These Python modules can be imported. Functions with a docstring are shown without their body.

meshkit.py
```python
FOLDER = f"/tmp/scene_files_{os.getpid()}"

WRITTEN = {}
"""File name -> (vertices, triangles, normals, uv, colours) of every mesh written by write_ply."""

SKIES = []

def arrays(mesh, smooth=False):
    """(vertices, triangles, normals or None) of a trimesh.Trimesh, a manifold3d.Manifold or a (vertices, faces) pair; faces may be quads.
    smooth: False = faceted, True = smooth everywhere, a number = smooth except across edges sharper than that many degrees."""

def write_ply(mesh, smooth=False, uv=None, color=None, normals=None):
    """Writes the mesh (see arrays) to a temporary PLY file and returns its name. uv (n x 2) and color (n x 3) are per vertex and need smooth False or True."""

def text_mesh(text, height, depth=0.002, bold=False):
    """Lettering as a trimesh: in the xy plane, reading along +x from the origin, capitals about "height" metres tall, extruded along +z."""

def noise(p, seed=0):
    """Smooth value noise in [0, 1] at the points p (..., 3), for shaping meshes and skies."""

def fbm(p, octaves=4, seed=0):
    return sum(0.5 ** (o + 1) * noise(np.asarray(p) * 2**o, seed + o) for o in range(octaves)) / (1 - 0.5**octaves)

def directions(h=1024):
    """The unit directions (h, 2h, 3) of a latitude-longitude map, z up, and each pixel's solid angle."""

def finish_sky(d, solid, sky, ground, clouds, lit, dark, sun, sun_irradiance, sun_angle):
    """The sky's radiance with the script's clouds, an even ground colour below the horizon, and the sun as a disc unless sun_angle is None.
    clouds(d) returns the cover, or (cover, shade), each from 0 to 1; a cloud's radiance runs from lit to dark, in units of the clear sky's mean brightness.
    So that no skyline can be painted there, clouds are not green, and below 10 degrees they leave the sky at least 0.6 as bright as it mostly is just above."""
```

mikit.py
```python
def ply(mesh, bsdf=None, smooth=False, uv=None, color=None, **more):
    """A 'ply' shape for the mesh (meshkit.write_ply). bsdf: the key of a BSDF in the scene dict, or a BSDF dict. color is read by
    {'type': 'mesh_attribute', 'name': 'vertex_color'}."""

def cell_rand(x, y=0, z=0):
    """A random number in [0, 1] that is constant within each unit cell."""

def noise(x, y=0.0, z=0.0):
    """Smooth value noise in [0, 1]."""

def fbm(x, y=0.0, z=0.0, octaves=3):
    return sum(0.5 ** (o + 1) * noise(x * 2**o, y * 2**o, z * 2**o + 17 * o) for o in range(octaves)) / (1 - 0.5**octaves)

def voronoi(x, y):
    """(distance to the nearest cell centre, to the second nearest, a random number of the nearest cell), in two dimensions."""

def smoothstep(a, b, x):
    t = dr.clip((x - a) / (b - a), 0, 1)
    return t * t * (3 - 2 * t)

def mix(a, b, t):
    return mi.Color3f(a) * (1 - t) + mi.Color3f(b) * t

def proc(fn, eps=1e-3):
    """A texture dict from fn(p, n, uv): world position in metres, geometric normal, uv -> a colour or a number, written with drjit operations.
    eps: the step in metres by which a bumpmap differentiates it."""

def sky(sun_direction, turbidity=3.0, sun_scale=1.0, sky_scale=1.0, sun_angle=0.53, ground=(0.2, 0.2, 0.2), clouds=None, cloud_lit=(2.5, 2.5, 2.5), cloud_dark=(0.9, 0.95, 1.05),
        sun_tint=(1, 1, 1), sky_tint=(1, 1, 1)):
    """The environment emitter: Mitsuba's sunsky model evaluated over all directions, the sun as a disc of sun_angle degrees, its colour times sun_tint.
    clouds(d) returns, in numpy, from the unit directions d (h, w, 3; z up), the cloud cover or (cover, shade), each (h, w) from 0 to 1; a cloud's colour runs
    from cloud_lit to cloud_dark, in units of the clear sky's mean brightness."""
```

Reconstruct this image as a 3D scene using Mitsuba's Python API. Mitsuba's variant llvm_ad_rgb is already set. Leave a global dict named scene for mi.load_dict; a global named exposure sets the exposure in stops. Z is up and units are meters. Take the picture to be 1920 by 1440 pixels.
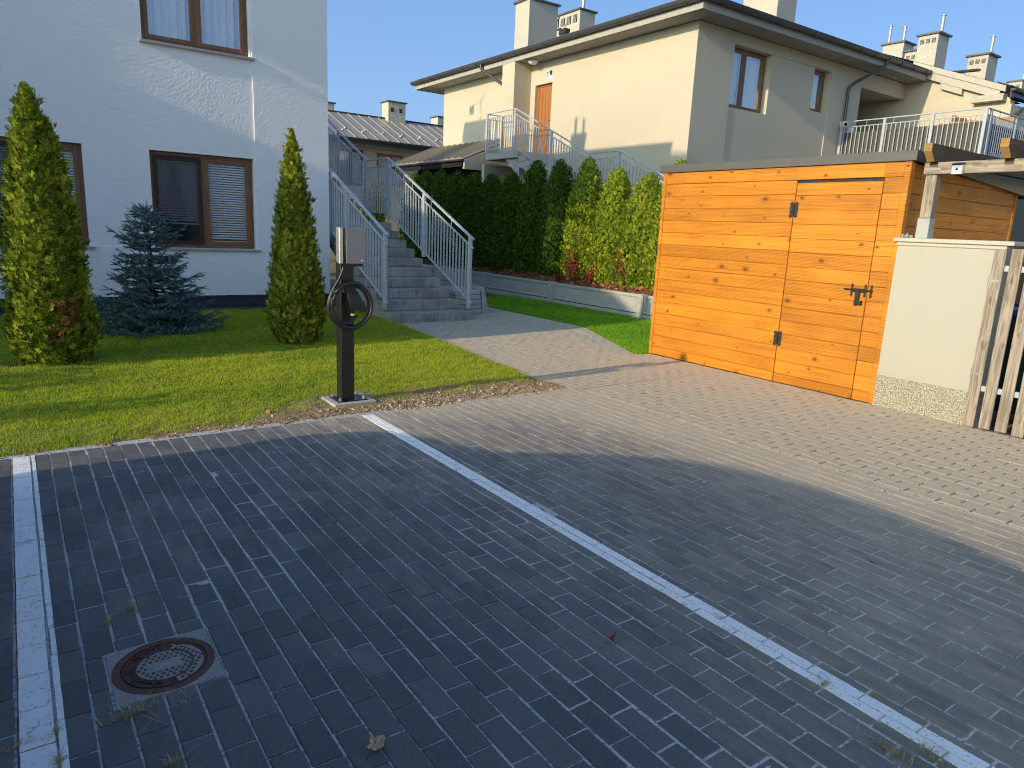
import math
import numpy as np, trimesh, shapely, shapely.geometry as sg
import drjit as dr, mitsuba as mi
import mikit, meshkit
from mikit import noise, fbm, cell_rand, smoothstep, mix, voronoi

# ------------------------------------------------------------------ camera, sky, exposure
T = mi.ScalarTransform4f
PITCH, ROLL, YAW, CAM_H, FOCAL = 0.2178, 0.0452, 0.6211, 1.588, 1312.3
_f = np.array([math.sin(YAW) * math.cos(PITCH), math.cos(YAW) * math.cos(PITCH), -math.sin(PITCH)])
_r = np.array([math.cos(YAW), -math.sin(YAW), 0.0])
_u = np.cross(_r, _f)
_up = -math.sin(ROLL) * _r + math.cos(ROLL) * _u
exposure = 2.7
SUN = (-1.0, -0.066, 0.312)
scene = {
    'type': 'scene',
    'camera': {'type': 'perspective', 'fov': 2 * math.degrees(math.atan(960 / FOCAL)), 'fov_axis': 'x', 'near_clip': 0.05, 'far_clip': 2000.0,
               'to_world': T().look_at(origin=[0, 0, CAM_H], target=[float(_f[0]), float(_f[1]), float(CAM_H + _f[2])], up=[float(v) for v in _up])},
    'daylight': mikit.sky(SUN, turbidity=7.0, ground=(0.28, 0.26, 0.21), sun_scale=0.86, sun_tint=(0.84, 0.97, 1.22), sky_tint=(0.64, 0.92, 1.36)),
}
labels = {}
RNG = np.random.default_rng(7)

# ------------------------------------------------------------------ helpers: names, entries
_taken = {}
def key_for(name, parent=None):
    base = name if parent is None else parent + '__' + name
    n = _taken.get(base, 0)
    _taken[base] = n + 1
    return base if n == 0 else f'{base}_{n:03d}'

def ent(name, mesh, bsdf, parent=None, smooth=False, color=None, uv=None):
    k = key_for(name, parent)
    if isinstance(mesh, list):
        mesh = join(mesh)
    scene[k] = mikit.ply(mesh, bsdf, smooth=smooth, color=color, uv=uv)
    return k

def thing(name, label, category, group=None):
    k = key_for(name)
    labels[k] = {'label': label, 'category': category}
    if group:
        labels[k]['group'] = group
    return k

def tag(k, label=None, category=None, group=None, kind=None):
    d = labels.setdefault(k, {})
    for a, b in (('label', label), ('category', category), ('group', group), ('kind', kind)):
        if b:
            d[a] = b
    return k

# ------------------------------------------------------------------ helpers: meshes (vertices, triangles)
def join(parts):
    vs, fs, n = [], [], 0
    for v, f in parts:
        v = np.asarray(v, float); f = np.asarray(f, int)
        if f.shape[1] == 4:
            f = np.vstack([f[:, [0, 1, 2]], f[:, [0, 2, 3]]])
        vs.append(v); fs.append(f + n); n += len(v)
    return np.vstack(vs), np.vstack(fs)

_BOXF = np.array([[0, 2, 3, 1], [4, 5, 7, 6], [0, 1, 5, 4], [2, 6, 7, 3], [0, 4, 6, 2], [1, 3, 7, 5]])
def box(x0, x1, y0, y1, z0, z1):
    v = np.array([[x, y, z] for x in (x0, x1) for y in (y0, y1) for z in (z0, z1)], float)
    f = np.array([[0, 1, 3, 2], [4, 6, 7, 5], [0, 4, 5, 1], [2, 3, 7, 6], [0, 2, 6, 4], [1, 5, 7, 3]])
    return v, np.vstack([f[:, [0, 1, 2]], f[:, [0, 2, 3]]])

def _cbox_topology():
    pts = np.array([[a * (1 - .1 * (k == 0)), b * (1 - .1 * (k == 1)), c * (1 - .1 * (k == 2))] for k in range(3) for a in (-1, 1) for b in (-1, 1) for c in (-1, 1)])
    # vertex k*8+i is pulled in along the two axes other than k below
    pts = []
    for k in range(3):
        for a in (-1, 1):
            for b in (-1, 1):
                for c in (-1, 1):
                    s = np.array([a, b, c], float)
                    q = s * .8
                    q[k] = s[k]
                    pts.append(q)
    h = trimesh.Trimesh(np.array(pts), process=False).convex_hull if False else trimesh.convex.convex_hull(np.array(pts))
    idx = [int(np.argmin(np.linalg.norm(np.array(pts) - v, axis=1))) for v in h.vertices]
    return np.array([[idx[i] for i in t] for t in h.faces])
_CB = _cbox_topology()
def cbox(x0, x1, y0, y1, z0, z1, c=0.004):
    lo, hi = np.array([x0, y0, z0], float), np.array([x1, y1, z1], float)
    m, hf = (lo + hi) / 2, (hi - lo) / 2
    c = min(c, *(hf * .6))
    out = []
    for k in range(3):
        for a in (-1, 1):
            for b in (-1, 1):
                for d in (-1, 1):
                    s = np.array([a, b, d], float)
                    q = s * (hf - c)
                    q[k] = s[k] * hf[k]
                    out.append(m + q)
    return np.array(out), _CB

def bar(p0, p1, w, h, c=0.0):
    """A straight bar of section w (horizontal) x h (across it) from p0 to p1."""
    p0, p1 = np.array(p0, float), np.array(p1, float)
    L = np.linalg.norm(p1 - p0)
    d = (p1 - p0) / L
    a = np.cross(d, [0, 0, 1.0]) if abs(d[2]) < .99 else np.array([1.0, 0, 0])
    a /= np.linalg.norm(a)
    b = np.cross(a, d)
    v, f = cbox(0, L, -w / 2, w / 2, -h / 2, h / 2, c) if c else box(0, L, -w / 2, w / 2, -h / 2, h / 2)
    return p0 + v[:, :1] * d + v[:, 1:2] * a + v[:, 2:] * b, f

def tube(pts, r, n=8, close=False):
    p = np.asarray(pts, float)
    m = len(p)
    t = np.roll(p, -1, 0) - np.roll(p, 1, 0) if close else np.gradient(p, axis=0)
    t /= np.linalg.norm(t, axis=1, keepdims=True)
    a = np.cross(t[0], [0, 0, 1.0] if abs(t[0][2]) < .9 else [1.0, 0, 0])
    fr = []
    for i in range(m):
        a = a - t[i] * (a @ t[i]); a /= np.linalg.norm(a)
        fr.append((a.copy(), np.cross(t[i], a)))
    ang = np.arange(n) * 2 * np.pi / n
    r = np.broadcast_to(r, (m,))
    v = np.array([p[i] + r[i] * (np.cos(g) * fr[i][0] + np.sin(g) * fr[i][1]) for i in range(m) for g in ang])
    f = []
    for i in range(m if close else m - 1):
        j = (i + 1) % m
        for k in range(n):
            l = (k + 1) % n
            f += [[i * n + k, i * n + l, j * n + l], [i * n + k, j * n + l, j * n + k]]
    if not close:
        v = np.vstack([v, p[:1], p[-1:]])
        for k in range(n):
            f += [[m * n, (k + 1) % n, k], [m * n + 1, (m - 1) * n + k, (m - 1) * n + (k + 1) % n]]
    return v, np.array(f)

def cyl(p0, p1, r, n=16):
    return tube([p0, p1], r, n)

def lathe(prof, cx, cy, n=32):
    """prof: list of (r, z)."""
    prof = np.array(prof, float); ang = np.arange(n) * 2 * np.pi / n
    v = np.array([[cx + r * math.cos(a), cy + r * math.sin(a), z] for r, z in prof for a in ang])
    f = []
    for i in range(len(prof) - 1):
        for k in range(n):
            l = (k + 1) % n
            f += [[i * n + k, i * n + l, (i + 1) * n + l], [i * n + k, (i + 1) * n + l, (i + 1) * n + k]]
    return v, np.array(f)

def sheet(poly, depth, plane, at):
    """A shapely polygon (u, z) or (x, y) extruded by depth. plane 'y': (u, at+w, z); 'x': (at+w, u, z); 'z': (u, v, at+w)."""
    out = []
    for g in getattr(poly, 'geoms', [poly]):
        if g.is_empty or g.geom_type != 'Polygon':
            continue
        m = trimesh.creation.extrude_polygon(g, depth, engine='earcut')
        v = np.array(m.vertices); f = np.array(m.faces)
        if plane == 'y':
            out.append((np.stack([v[:, 0], at + v[:, 2], v[:, 1]], 1), f[:, ::-1]))
        elif plane == 'x':
            out.append((np.stack([at + v[:, 2], v[:, 0], v[:, 1]], 1), f))
        else:
            out.append((np.stack([v[:, 0], v[:, 1], at + v[:, 2]], 1), f))
    return join(out)

def prism_y(profile, y0, y1):
    """profile: list of (x, z)."""
    return sheet(sg.Polygon(profile), y1 - y0, 'y', y0)
def prism_x(profile, x0, x1):
    """profile: list of (y, z)."""
    return sheet(sg.Polygon(profile), x1 - x0, 'x', x0)

def quad(a, b, c, d):
    return np.array([a, b, c, d], float), np.array([[0, 1, 2], [0, 2, 3]])

def rect(x0, y0, x1, y1):
    return sg.box(x0, y0, x1, y1)

def grid(xs, ys, zf):
    X, Y = np.meshgrid(xs, ys, indexing='ij')
    Z = zf(X, Y)
    n, m = X.shape
    i = np.arange(n * m).reshape(n, m)
    q = np.stack([i[:-1, :-1], i[1:, :-1], i[1:, 1:], i[:-1, 1:]], -1).reshape(-1, 4)
    return np.stack([X, Y, Z], -1).reshape(-1, 3), np.vstack([q[:, [0, 1, 2]], q[:, [0, 2, 3]]])

def nz(x, y, z=0.0, s=1.0, o=3, seed=0):
    return meshkit.fbm(np.stack(np.broadcast_arrays(np.asarray(x) * s, np.asarray(y) * s, np.asarray(z) * s), -1), o, seed)

# ------------------------------------------------------------------ materials
def rgb(*c):
    return {'type': 'rgb', 'value': list(c)}
def two(b):
    return {'type': 'twosided', 'bsdf': b}
def diffuse(name, c):
    scene[name] = two({'type': 'diffuse', 'reflectance': rgb(*c) if not isinstance(c, dict) else c})
def plastic(name, c, rough=.5, metallic=0.0, spec=.5):
    scene[name] = two({'type': 'principled', 'base_color': rgb(*c) if not isinstance(c, dict) else c, 'roughness': rough, 'metallic': metallic, 'specular': spec})
def bumped(name, c, fn, eps, scale=1.0, rough=None, spec=.3):
    inner = {'type': 'diffuse', 'reflectance': c if isinstance(c, dict) else rgb(*c)} if rough is None else \
        {'type': 'principled', 'base_color': c if isinstance(c, dict) else rgb(*c), 'roughness': rough, 'specular': spec}
    scene[name] = two({'type': 'bumpmap', 'arbitrary': {**mikit.proc(fn, eps)}, 'scale': scale, 'bsdf': inner})

PITCH_X, PITCH_Y, SEAM_X = 0.10234, 0.2035, 2.3352
FIELD2_X = 4.735

def stucco_bump(p, n, uv):
    return 0.0115 * fbm(p.x * 34, p.y * 32, p.z * 32, octaves=2)
def stucco_tone(base):
    def fn(p, n, uv):
        t = fbm(p.x * .9, p.y * .9, p.z * .9, octaves=3)
        g = noise(p.x * 70, p.y * 70, p.z * 70)
        return mi.Color3f(*base) * (0.93 + 0.10 * t + 0.05 * (g - .5))
    return mikit.proc(fn)
bumped('m_stucco_white', stucco_tone((.86, .86, .85)), stucco_bump, .004)
bumped('m_stucco_cream', stucco_tone((.58, .525, .405)), stucco_bump, .004)
bumped('m_stucco_bin', stucco_tone((.45, .435, .365)), lambda p, n, uv: .0012 * fbm(p.x * 60, p.y * 60, p.z * 60, octaves=2), .004)
bumped('m_stucco_grey', stucco_tone((.50, .475, .40)), stucco_bump, .004)

def pebble_bump(p, n, uv):
    d, e, r = voronoi((p.y + p.x) * 98, p.z * 98)
    return 0.0035 * smoothstep(.62, .1, d)
def pebble_col(p, n, uv):
    d, e, r = voronoi((p.y + p.x) * 98, p.z * 98)
    c = mix((.60, .57, .45), (.30, .28, .20), smoothstep(.45, .95, r))
    return mix(c, (.14, .125, .09), smoothstep(.42, .62, d))
bumped('m_pebbledash', mikit.proc(pebble_col), pebble_bump, .002)

def paver_col(p, n, uv):
    left = p.x < 4.70
    r = dr.select(left, dr.floor((p.x - SEAM_X) / PITCH_X), dr.floor((p.x - FIELD2_X) / PITCH_X) + 500)
    ph = dr.select((r - 2 * dr.floor(r / 2)) > .5, .0, .5)
    k = dr.floor((p.y - 2.172) / PITCH_Y + ph)
    a, b = cell_rand(r, k, 3), cell_rand(r, k, 9)
    base = mix((.092, .095, .098), (.135, .136, .136), a)
    sp = noise(p.x * 420, p.y * 420, 0)
    base = mix(base, (.36, .36, .36), smoothstep(.83, .93, sp) * smoothstep(.35, .75, noise(p.x * 95, p.y * 95, 4)) * .55)
    base = base * (0.86 + .28 * noise(p.x * 190, p.y * 190, 7))
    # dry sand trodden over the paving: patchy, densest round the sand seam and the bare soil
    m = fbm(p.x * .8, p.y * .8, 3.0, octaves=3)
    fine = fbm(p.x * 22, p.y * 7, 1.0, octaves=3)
    # besides sand, the broad pale zone paints sunlight onto the open side
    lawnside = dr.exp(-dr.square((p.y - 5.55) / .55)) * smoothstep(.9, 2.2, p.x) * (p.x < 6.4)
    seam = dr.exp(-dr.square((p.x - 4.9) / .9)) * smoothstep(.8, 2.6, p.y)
    sand_and_sun = .08 + .36 * smoothstep(.3, 3.2, p.x) + .62 * smoothstep(3.5, 5.5, p.x + .34 * p.y - .75 + .9 * (m - .5)) + .30 * lawnside + .22 * seam + .10 * (b - .5)
    cover = smoothstep(.05, .95, sand_and_sun + .42 * (m - .5) + .34 * (fine - .5))
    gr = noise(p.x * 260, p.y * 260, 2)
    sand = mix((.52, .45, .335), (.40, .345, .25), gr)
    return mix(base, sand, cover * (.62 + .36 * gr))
def paver_bump(p, n, uv):
    return .0011 * noise(p.x * 330, p.y * 330, 0) + .0008 * noise(p.x * 120, p.y * 120, 5)
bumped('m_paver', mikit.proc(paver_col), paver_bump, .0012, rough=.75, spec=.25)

def paint_col(p, n, uv):
    g = fbm(p.x * 60, p.y * 25, 3.3, octaves=3)
    wear = smoothstep(.70, .84, fbm(p.x * 17, p.y * 17, 8.0, octaves=3)) * .35 + smoothstep(.80, .88, noise(p.x * 130, p.y * 130, 1)) * .55
    return mix(mi.Color3f(.84, .84, .82) * (.90 + .16 * g), (.24, .23, .22), wear)
bumped('m_paint', mikit.proc(paint_col), paver_bump, .0012, rough=.6)

def sand_col(p, n, uv):
    g = noise(p.x * 300, p.y * 300, 0)
    h = fbm(p.x * 9, p.y * 9, 2.0, octaves=2)
    c = mix((.40, .39, .37), (.64, .62, .58), g)
    warm = smoothstep(2.0, 4.4, p.x + .8 * (h - .5))
    c = mix(c, mix((.46, .39, .28), (.66, .57, .42), g), warm)
    return mix(c, (.05, .05, .05), smoothstep(.62, .8, noise(p.x * 90, p.y * 90, 6)) * .55)
diffuse('m_sand', mikit.proc(sand_col))

def soil_col(p, n, uv):
    g = fbm(p.x * 34, p.y * 34, 0, octaves=3)
    h = fbm(p.x * 2.2, p.y * 2.2, 5, octaves=2)
    c = mix((.24, .165, .085), (.40, .29, .165), g)
    lush = smoothstep(5.75, 6.5, p.y + .7 * (h - .5))
    return mix(c, mix((.10, .115, .03), (.17, .16, .05), g), lush * .85)
def soil_bump(p, n, uv):
    return .010 * fbm(p.x * 40, p.y * 40, 0, octaves=3)
bumped('m_soil', mikit.proc(soil_col), soil_bump, .006)

SHED_PLANK, SHED_BASE = .152, .115
def wood_planks(light, dark, knot, tone=.14):
    def fn(p, n, uv):
        front = dr.abs(n.x) > .5
        u = dr.select(front, p.y, p.x + 31.7)
        sec = dr.select(front, dr.select(p.y > 4.72, 1., dr.select(p.y > 3.77, 2., 3.)), 4.)
        v = (p.z - SHED_BASE) / SHED_PLANK
        i = dr.floor(v)
        rr = cell_rand(i, sec, 5)
        dz = (v - i - .5) * SHED_PLANK
        cell = dr.floor(u * 2.1 + rr * 7)
        kx = (cell + .2 + .6 * cell_rand(cell, i, sec + 2) - rr * 7) / 2.1
        kz = (cell_rand(cell, i, sec + 11) - .5) * .10
        have = cell_rand(cell, i, sec + 21) > .48
        size = .45 + 1.1 * dr.square(cell_rand(cell, i, sec + 31))
        kd = dr.sqrt(dr.square((u - kx) / 1.5) + dr.square(dz - kz + .25 * (u - kx) * (rr - .5))) / size
        pull = dr.select(have, dr.exp(-dr.square(kd / .045)), 0)
        w = dz + .030 * (noise(u * 1.3, i * 9.1, sec) - .5) + .020 * pull * dr.sign(dz - kz)
        g = fbm(u * 1.6 + rr * 40, w * 95, i, octaves=3)
        rings = .5 + .5 * dr.sin(w * 420 + 6 * noise(u * .9, i * 3.7, 1) + rr * 30)
        t = dr.clip(.62 * g + .38 * rings * rings, 0, 1)
        c = mix(light, dark, smoothstep(.25, .80, t) * .80)
        blot = fbm(u * 3.0 + rr * 11, p.z * 5.0, sec, octaves=2)
        c = c * (1 - tone + 2 * tone * rr) * (.80 + .38 * blot)
        kk = dr.select(have, smoothstep(.016, .006, kd) * .85 + smoothstep(.036, .016, kd) * .35, 0)
        return mix(c, knot, dr.clip(kk, 0, .9))
    return mikit.proc(fn)
scene['m_shed'] = two({'type': 'principled', 'base_color': wood_planks((.58, .225, .018), (.32, .088, .007), (.12, .04, .010), .22), 'roughness': .5, 'specular': .35})

def weathered(axis):
    def fn(p, n, uv):
        u = p.z if axis == 'z' else (p.y if axis == 'y' else p.x)
        a, b = (p.x, p.y) if axis == 'z' else ((p.x, p.z) if axis == 'y' else (p.y, p.z))
        s = dr.floor(p.y / .13)
        wob = .02 * noise(u * 3, s, 3)
        g = fbm(u * 5 + 9 * cell_rand(s, 2), (b + wob) * 120, (a + wob) * 120, octaves=3)
        big = fbm(u * 1.7, b * 9, s, octaves=2)
        c = mix((.40, .345, .28), (.21, .175, .135), smoothstep(.25, .75, g))
        c = mix(c, (.46, .38, .27), smoothstep(.58, .80, big) * .55)
        return mix(c, (.10, .075, .055), smoothstep(.72, .84, fbm(u * 9, b * 30, 4, octaves=2)) * .6)
    return mikit.proc(fn)
diffuse('m_grey_wood', weathered('z'))
diffuse('m_grey_beam', weathered('y'))
diffuse('m_dark_beam', mikit.proc(lambda p, n, uv: mix((.085, .065, .05), (.15, .12, .095), fbm(p.x * 4, p.y * 60, p.z * 60, octaves=3))))
diffuse('m_end_grain', mikit.proc(lambda p, n, uv: mix((.42, .27, .11), (.26, .15, .06), fbm(p.x * 40, p.y * 60, p.z * 60, octaves=3))))
plastic('m_window_wood', mikit.proc(lambda p, n, uv: mix((.25, .112, .045), (.14, .058, .022), fbm((p.x + p.y) * 30 , p.y * 9, p.z * 9, octaves=3))), .45)
plastic('m_door_wood', mikit.proc(lambda p, n, uv: mix((.42, .175, .05), (.29, .105, .028), fbm(p.x * 50, p.y * 50, p.z * 3, octaves=3))), .5)

def concrete_col(p, n, uv):
    a = fbm(p.x * 3, p.y * 3, p.z * 3, octaves=3)
    g = noise(p.x * 140, p.y * 140, p.z * 140)
    streak = fbm(p.x * 26, p.y * 3, p.z * 2.2, octaves=3)
    c = mix((.24, .235, .215), (.42, .41, .375), smoothstep(.3, .7, .6 * a + .4 * streak))
    c = mix(c, (.085, .082, .075), smoothstep(.58, .78, streak) * .55)
    return mix(c, (.46, .45, .42), smoothstep(.84, .95, g) * .6)
bumped('m_concrete', mikit.proc(concrete_col), lambda p, n, uv: .0016 * fbm(p.x * 90, p.y * 90, p.z * 90, octaves=2), .002)
bumped('m_precast', mikit.proc(lambda p, n, uv: mi.Color3f(.42, .425, .40) * (.82 + .3 * fbm(p.x * 4, p.y * 4, p.z * 9, octaves=3))), lambda p, n, uv: .0008 * fbm(p.x * 120, p.y * 120, p.z * 120, octaves=2), .002)
plastic('m_rail', (.40, .44, .48), .42, 0.0, .5)
plastic('m_zinc', (.42, .42, .41), .45, .5)
plastic('m_flashing', mikit.proc(lambda p, n, uv: mi.Color3f(.115, .113, .108) * (.9 + .2 * fbm(p.x * 2, p.y * 2, p.z * 14, octaves=2))), .45, 0.2)
plastic('m_gutter', (.070, .072, .075), .38, .2)
plastic('m_roof', (.085, .080, .074), .5, .1)
plastic('m_roof_grey', mikit.proc(lambda p, n, uv: mi.Color3f(.33, .30, .25) * (.9 + .2 * fbm(p.x * 2, p.y * .6, p.z, octaves=2))), .5, .2)
diffuse('m_soffit', (.36, .35, .31))
diffuse('m_fascia', (.40, .39, .35))
diffuse('m_verge', (.50, .47, .40))
plastic('m_sill', (.36, .35, .34), .5)
diffuse('m_plinth', (.16, .16, .155))
plastic('m_membrane', (.018, .026, .06), .35)
plastic('m_black', (.012, .012, .013), .34)
plastic('m_black_matt', (.020, .020, .021), .6)
plastic('m_gloss_black', (.006, .006, .007), .08)
plastic('m_graphite', (.25, .24, .255), .38, .25)
plastic('m_silver', (.62, .61, .58), .28, .8)
plastic('m_rubber', (.016, .016, .017), .42)
plastic('m_lime', (.42, .62, .06), .45)
plastic('m_white', (.74, .74, .73), .45)
plastic('m_iron', (.026, .027, .028), .5, .3)
plastic('m_steel', (.36, .36, .35), .42, .7)
diffuse('m_curtain', (.70, .71, .72))
diffuse('m_blind', (.80, .81, .82))
diffuse('m_dark', (.028, .028, .03))
diffuse('m_terracotta', (.52, .27, .11))
diffuse('m_screen', mikit.proc(lambda p, n, uv: mix((.135, .13, .112), (.085, .082, .07), fbm(p.x * 16, p.y * 40, p.z * 90, octaves=2))))
diffuse('m_blue_cloth', (.035, .05, .10))
diffuse('m_board', mikit.proc(lambda p, n, uv: mix((.52, .34, .20), (.34, .20, .10), fbm(p.x * 22, p.y * 22, p.z * 3, octaves=3))))
plastic('m_bin', (.012, .03, .022), .45)
plastic('m_bin_blue', (.02, .05, .22), .45)
def rust_col(p, n, uv):
    g = fbm(p.x * 30, p.y * 30, 0, octaves=3)
    f = noise(p.x * 300, p.y * 300, 0)
    return mix(mix((.135, .060, .038), (.085, .048, .038), g), (.16, .13, .115), smoothstep(.6, .9, f) * .6)
bumped('m_rust', mikit.proc(rust_col), lambda p, n, uv: .0006 * fbm(p.x * 300, p.y * 300, 0, octaves=2), .001, rough=.7)
diffuse('m_lid_sand', mikit.proc(lambda p, n, uv: mix((.24, .225, .205), (.42, .395, .36), noise(p.x * 260, p.y * 260, 0))))
scene['m_glass'] = {'type': 'thindielectric', 'int_ior': 2.3}
scene['m_glass_plain'] = {'type': 'thindielectric', 'int_ior': 1.5}
scene['m_mesh_screen'] = {'type': 'mask', 'opacity': .45, 'bsdf': two({'type': 'diffuse', 'reflectance': rgb(.03, .03, .035)})}
vcol = {'type': 'mesh_attribute', 'name': 'vertex_color'}
scene['m_leaf'] = {'type': 'principledthin', 'base_color': vcol, 'roughness': .6, 'diff_trans': .55, 'eta': 1.4}
scene['m_grass'] = {'type': 'principledthin', 'base_color': vcol, 'roughness': .6, 'diff_trans': 1.0, 'eta': 1.4}
scene['m_needle'] = {'type': 'principledthin', 'base_color': vcol, 'roughness': .5, 'diff_trans': .25, 'eta': 1.4}
scene['m_chip'] = two({'type': 'diffuse', 'reflectance': vcol})
diffuse('m_bark', (.09, .06, .04))
plastic('m_car_paint', (.10, .11, .125), .25, .4)
diffuse('m_ground', mikit.proc(lambda p, n, uv: mix((.20, .185, .12), (.32, .28, .20), fbm(p.x * .3, p.y * .3, 0, octaves=3))))

# ------------------------------------------------------------------ setting: ground, paving, lawn
k = ent('ground', [quad([-400, -400, -.12], [400, -400, -.12], [400, 400, -.12], [-400, 400, -.12])], 'm_ground')
tag(k, 'rough ground under and beyond the estate', kind='structure')

LAWN_Y = 5.35
PATH_L = [(4.63, 5.36), (4.54, 5.95), (4.66, 7.2), (4.80, 8.53), (4.98, 10.0), (5.05, 10.42)]
F1 = rect(-1.75, -.75, 4.70, LAWN_Y)
F2 = rect(FIELD2_X, -.75, 7.06, LAWN_Y)
F3 = sg.Polygon(PATH_L + [(6.50, 10.42), (6.50, 13.6), (7.92, 13.6), (7.92, 8.98), (6.80, 6.66), (7.06, 6.64), (7.06, LAWN_Y)])
MAN = (0.145, 0.495, 2.345, 2.70)      # manhole x0 x1 y0 y1

def paving_bed():
    xs = np.arange(-.7, 4.76, .026); ys = np.arange(.35, 5.45, .026)
    def z(X, Y):
        fill = np.clip(.55 + .40 * (X / 3.0) + 1.3 * (nz(X, Y, 3.0, 1.3, 3, 5) - .5) + .5 * (nz(X, Y, 1, 6, 2, 8) - .5), 0, 1)
        zz = np.minimum(-.0082 + .0056 * fill + .0020 * (nz(X, Y, 0, 40, 2, 2) - .5), -.0024)
        zz = np.where((X > .165) & (X < .475) & (Y > 2.365) & (Y < 2.68), -.05, zz)
        return np.where(X > 4.69, -.003 + .004 * (nz(X, Y, 0, 25, 2, 3) - .5), zz)
    g = grid(xs, ys, z)
    x1, y1 = xs[-1], ys[-1]
    rest = sg.Polygon([(-9, -9), (7.2, -9), (7.2, 5.36), (-9, 5.36)]).difference(rect(-.7, .35, x1, y1)).union(F3.buffer(.01)).difference(rect(-.7, .35, x1, y1).buffer(-1e-4)).difference(rect(FIELD2_X - .05, -9, FIELD2_X, .35))
    rest2 = rest
    return join([g, sheet(rest2, .05, 'z', -.0660), sheet(rect(4.70, -1.0, FIELD2_X, .35), .05, 'z', -.055)])
k = ent('pavement', paving_bed(), 'm_sand', smooth=False)
tag(k, 'dark block paving of the parking bays and the path to the stairs', kind='structure')

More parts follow.
